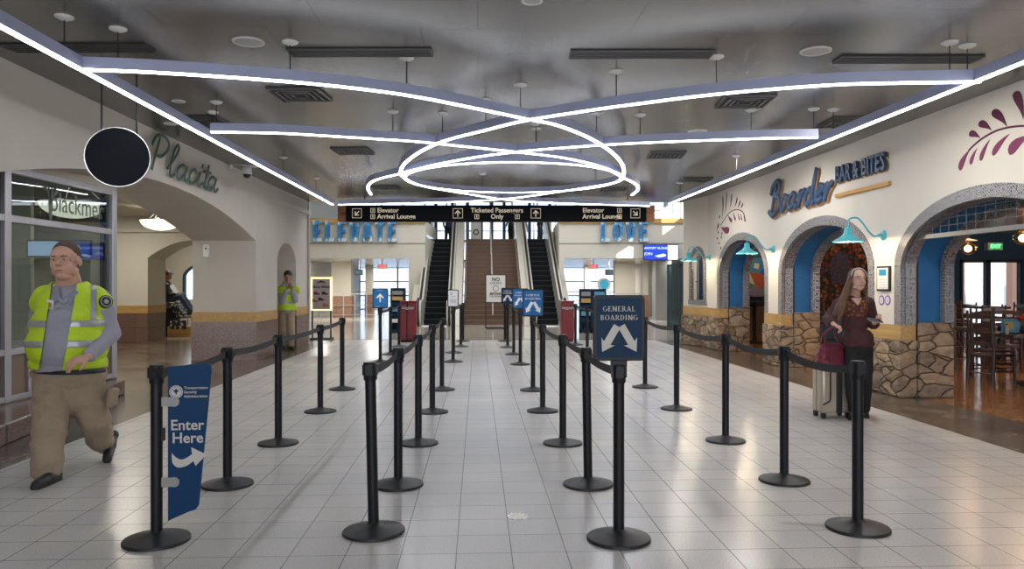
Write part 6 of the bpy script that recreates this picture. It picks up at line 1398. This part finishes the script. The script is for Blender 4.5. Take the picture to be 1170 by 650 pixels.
o, base, J, R, C, tp = figure('seated man in black cap and black shirt reading on the raised shoe shine seat', dict(head=P(192,314.5,Ys), neck=P(190,322,Ys), hip=P(190.5,342,Ys), shoL=P(191,326,Ys-.19), elbL=P(193,336,Ys-.25), wriL=P(200,336,Ys-.12), shoR=P(190,326,Ys+.19), elbR=P(193,336,Ys+.25), wriR=P(200,336,Ys+.1), palmL=(0,0,1), palmR=(0,0,1),
   hipL=P(193,343,Ys-.1), kneeL=P(206,339,Ys-.14), footL=P(217,359.5,Ys-.14), hipR=P(193,343,Ys+.1), kneeR=P(209,337.5,Ys+.14), footR=P(219,358.5,Ys+.14), toeL=(1,0,.15), toeR=(1,0,.15)),
   dict(skin='skin_tan', shirt='black_plain', trousers=mat('denim', (.03,.05,.09), .8), hair='hair_dark'), PI/2, .012)
put('cap', shell(blob('cap', [('e', C+R@Vector((0,.02,.055)), (.09,.105,.085), R)], .009, 3), 'cap', 0, [(C+Vector((0,0,.05)),(0,0,1))], lambda c, n: c.z > C.z+.05), 'black_plain', o, base, thick=.006)
put('cap_brim', blob('cap_brim', [('e', C+R@Vector((0,-.12,.055)), (.07,.065,.012), R)], .008, 2), 'black_plain', o, base)
r = root('newspaper', 'grey folded paper held by the seated man', 'newspaper', P(198.5,330,Ys)); obj('front_sheet', MB().box((0,0,0),(.30,.36,.012), M=Matrix.Rotation(.98,4,'Y')), mat('paper_grey', (.30,.31,.33), .7), r)
# ---------- people on the upper level
def upper(label, px, Y, yaw, shirt, trou, h=1.72):
    x = P(px,0,Y).x; z0 = UP; Rz = Matrix.Rotation(yaw,3,'Z'); T = lambda a, b, c: Vector((x,Y,z0))+Rz@Vector((a,b,c*h/1.72))
    figure(label, dict(head=T(0,-.02,1.60), neck=T(0,0,1.44), hip=T(0,0,.96), shoL=T(.19,0,1.40), elbL=T(.25,.02,1.12), wriL=T(.24,-.08,.90), shoR=T(-.19,0,1.40), elbR=T(-.25,.02,1.12), wriR=T(-.24,-.08,.90), hipL=T(.09,0,.9), kneeL=T(.10,-.04,.5), footL=T(.11,-.02,0), hipR=T(-.09,0,.9), kneeR=T(-.10,.02,.5), footR=T(-.11,.06,0)), dict(skin='skin_tan', shirt=shirt, trousers=trou, hair='hair_dark'), yaw, .016, group=None, detail=False)
mat('navy_cloth', (.02,.03,.07), .8); mat('grey_cloth', (.12,.12,.13), .8); mat('pale_cloth', (.5,.5,.52), .8)
upper('standing figure in navy at the top of the left escalator', 512, 39, .5, 'navy_cloth', 'trouser_black'); upper('standing figure in grey on the upper level left of the stair handrail', 545, 40.5, 2.8, 'grey_cloth', 'navy_cloth')
upper('dark standing figure on the upper level right of the stair handrail', 584, 38.5, -.6, 'black_plain', 'trouser_black', 1.8); upper('pale shirted figure on the upper level at the right edge of the stairs', 597, 41, .2, 'pale_cloth', 'grey_cloth'); upper('dark figure at the top of the right escalator', 617, 38, 1.2, 'trouser_black', 'navy_cloth', 1.8)
# stanchion board and glass guards on the upper level
p = P(544,270,36.5); r = root('upper_notice', 'white square notice with a ring on the upper level at the stair head', 'notice', (p.x,36.5,UP)); obj('notice_board', MB().bb(-.25,.25,-.02,.02,.15,1.0), 'notice_white', r); obj('ring_mark', MB().lathe([(.09,0),(.14,0),(.14,.004),(.09,.004)], n=28, M=Matrix.Translation((0,-.02,.5)) @ Matrix.Rotation(PI/2,4,'X')), 'ink', r); obj('stand', MB().bb(.25,.33,-.03,.03,0,1.15).bb(-.25,.33,-.1,.1,0,.04), 'black_plain', r)
for px, l in ((498,'left of the left escalator head'),(517,'between the left escalator and the stairs'),(534,'at the left edge of the stairs'),(562,'behind the middle of the stairs'),(576,'right of the stair handrail'),(605,'between the stairs and the right escalator'),(628,'right of the right escalator head')):
    p = P(px,270,44.8); r = root('upper_post', 'dark blue steel post on the upper level, '+l, 'post', (p.x,44.8,UP), group='blue posts on the upper level'); obj('shaft', MB().bb(-.09,.09,-.09,.09,0,ROOF-UP-.02), mat('post_blue', (.02,.06,.13), .5), r, bevel=.01); obj('foot_plate', MB().bb(-.16,.16,-.16,.16,0,.04), 'post_blue', r)
# ================================================================ CAMERA, LIGHT
cam = bpy.data.cameras.new('camera'); co = bpy.data.objects.new('camera', cam); COL.objects.link(co)
co.location = (0,0,EYE); co.rotation_euler = (PI/2,0,0); cam.sensor_width = 36; cam.lens = F/1170*36; cam.shift_y = 1/1170; cam.clip_start = .05; cam.clip_end = 400
SC.camera = co
w = bpy.data.worlds.new('sky'); SC.world = w; w.use_nodes = True; nt = w.node_tree
bg = nt.nodes['Background']; tc = nt.nodes.new('ShaderNodeTexCoord'); sp = nt.nodes.new('ShaderNodeSeparateXYZ'); rp = nt.nodes.new('ShaderNodeValToRGB')
nt.links.new(tc.outputs['Generated'], sp.inputs[0]); nt.links.new(sp.outputs[2], rp.inputs[0])
rp.color_ramp.elements[0].position = 0; rp.color_ramp.elements[0].color = (.90,.95,1.0,1); rp.color_ramp.elements[1].position = .8; rp.color_ramp.elements[1].color = (.35,.5,.95,1)
nt.links.new(rp.outputs[0], bg.inputs[0]); bg.inputs[1].default_value = 3.0
def light(name, kind, loc, power, col=(1,1,1), size=.2, rot=(0,0,0), size_y=None, shape=None, spot=None, spread=None):
    l = bpy.data.lights.new(name, kind); l.energy = power; l.color = col
    if kind == 'AREA':
        l.size = size
        if size_y: l.shape = 'RECTANGLE'; l.size_y = size_y
        elif shape: l.shape = shape
        if spread: l.spread = spread
    if kind == 'SPOT': l.spot_size = spot or 1.2; l.spot_blend = .8; l.shadow_soft_size = size
    if kind == 'POINT': l.shadow_soft_size = size
    o = bpy.data.objects.new(name, l); COL.objects.link(o); o.location = loc; o.rotation_euler = rot; return o
light('atrium_fill', 'AREA', (0,25,7.1), 620, (.95,.97,1), 12, size_y=9)  # fill light added under the closed roof to brighten the back wall
s = light('sun', 'SUN', (0,0,20), 9.0, (1,.96,.9)); s.data.angle = .009; s.rotation_euler = SUN.to_track_quat('-Z', 'Y').to_euler()
for (x, y) in RIGHT_WALL_FILL: light('right_wall_fill', 'AREA', (x, y, HC-.02), 26, (1,.95,.88), .14, shape='DISK')  # wall wash added without fittings to brighten the right wall
for (x, y, pw) in CAFE_LAMPS_AND_FILL: light('cafe_lamp_and_fill', 'POINT', (x, y, 2.55), pw, (1,.70,.42), .08)  # the pendants, plus the added fill that has no fitting
for (x, y) in ((-7.2,8.5),(-9.5,11),(-7.4,14.5),(-9.5,17.5),(-9.4,22.3)): light('corridor_fill', 'AREA', (x, y, 3.17), 42, (1,.93,.78), .5, shape='DISK')  # added fill, no fittings, lifts the corridor and shop interior
for (x, y) in ((-6,33),(-6,40),(4.5,33),(4.5,40),(-8,32),(6.8,31.5)): light('rear_hall_fill', 'AREA', (x, y, 2.5), 85, (1,.95,.88), .3, shape='DISK')  # fill lights added under the ceiling to brighten the far halls
for p, e in WALL_LAMPS: light('gooseneck_bulb', 'POINT', p, e, (1,.8,.55), .03)
vs = SC.view_settings; vs.view_transform = 'Standard'; vs.look = 'None'; vs.gamma = 1; vs.use_curve_mapping = False; vs.exposure = 0.36
SC.display_settings.display_device = 'sRGB'
SC.cycles.max_bounces = 8; SC.cycles.diffuse_bounces = 4; SC.cycles.glossy_bounces = 4; SC.cycles.transparent_max_bounces = 12
SC.cycles.sample_clamp_indirect = 6; SC.cycles.caustics_reflective = False; SC.cycles.caustics_refractive = False
bpy.context.view_layer.update()
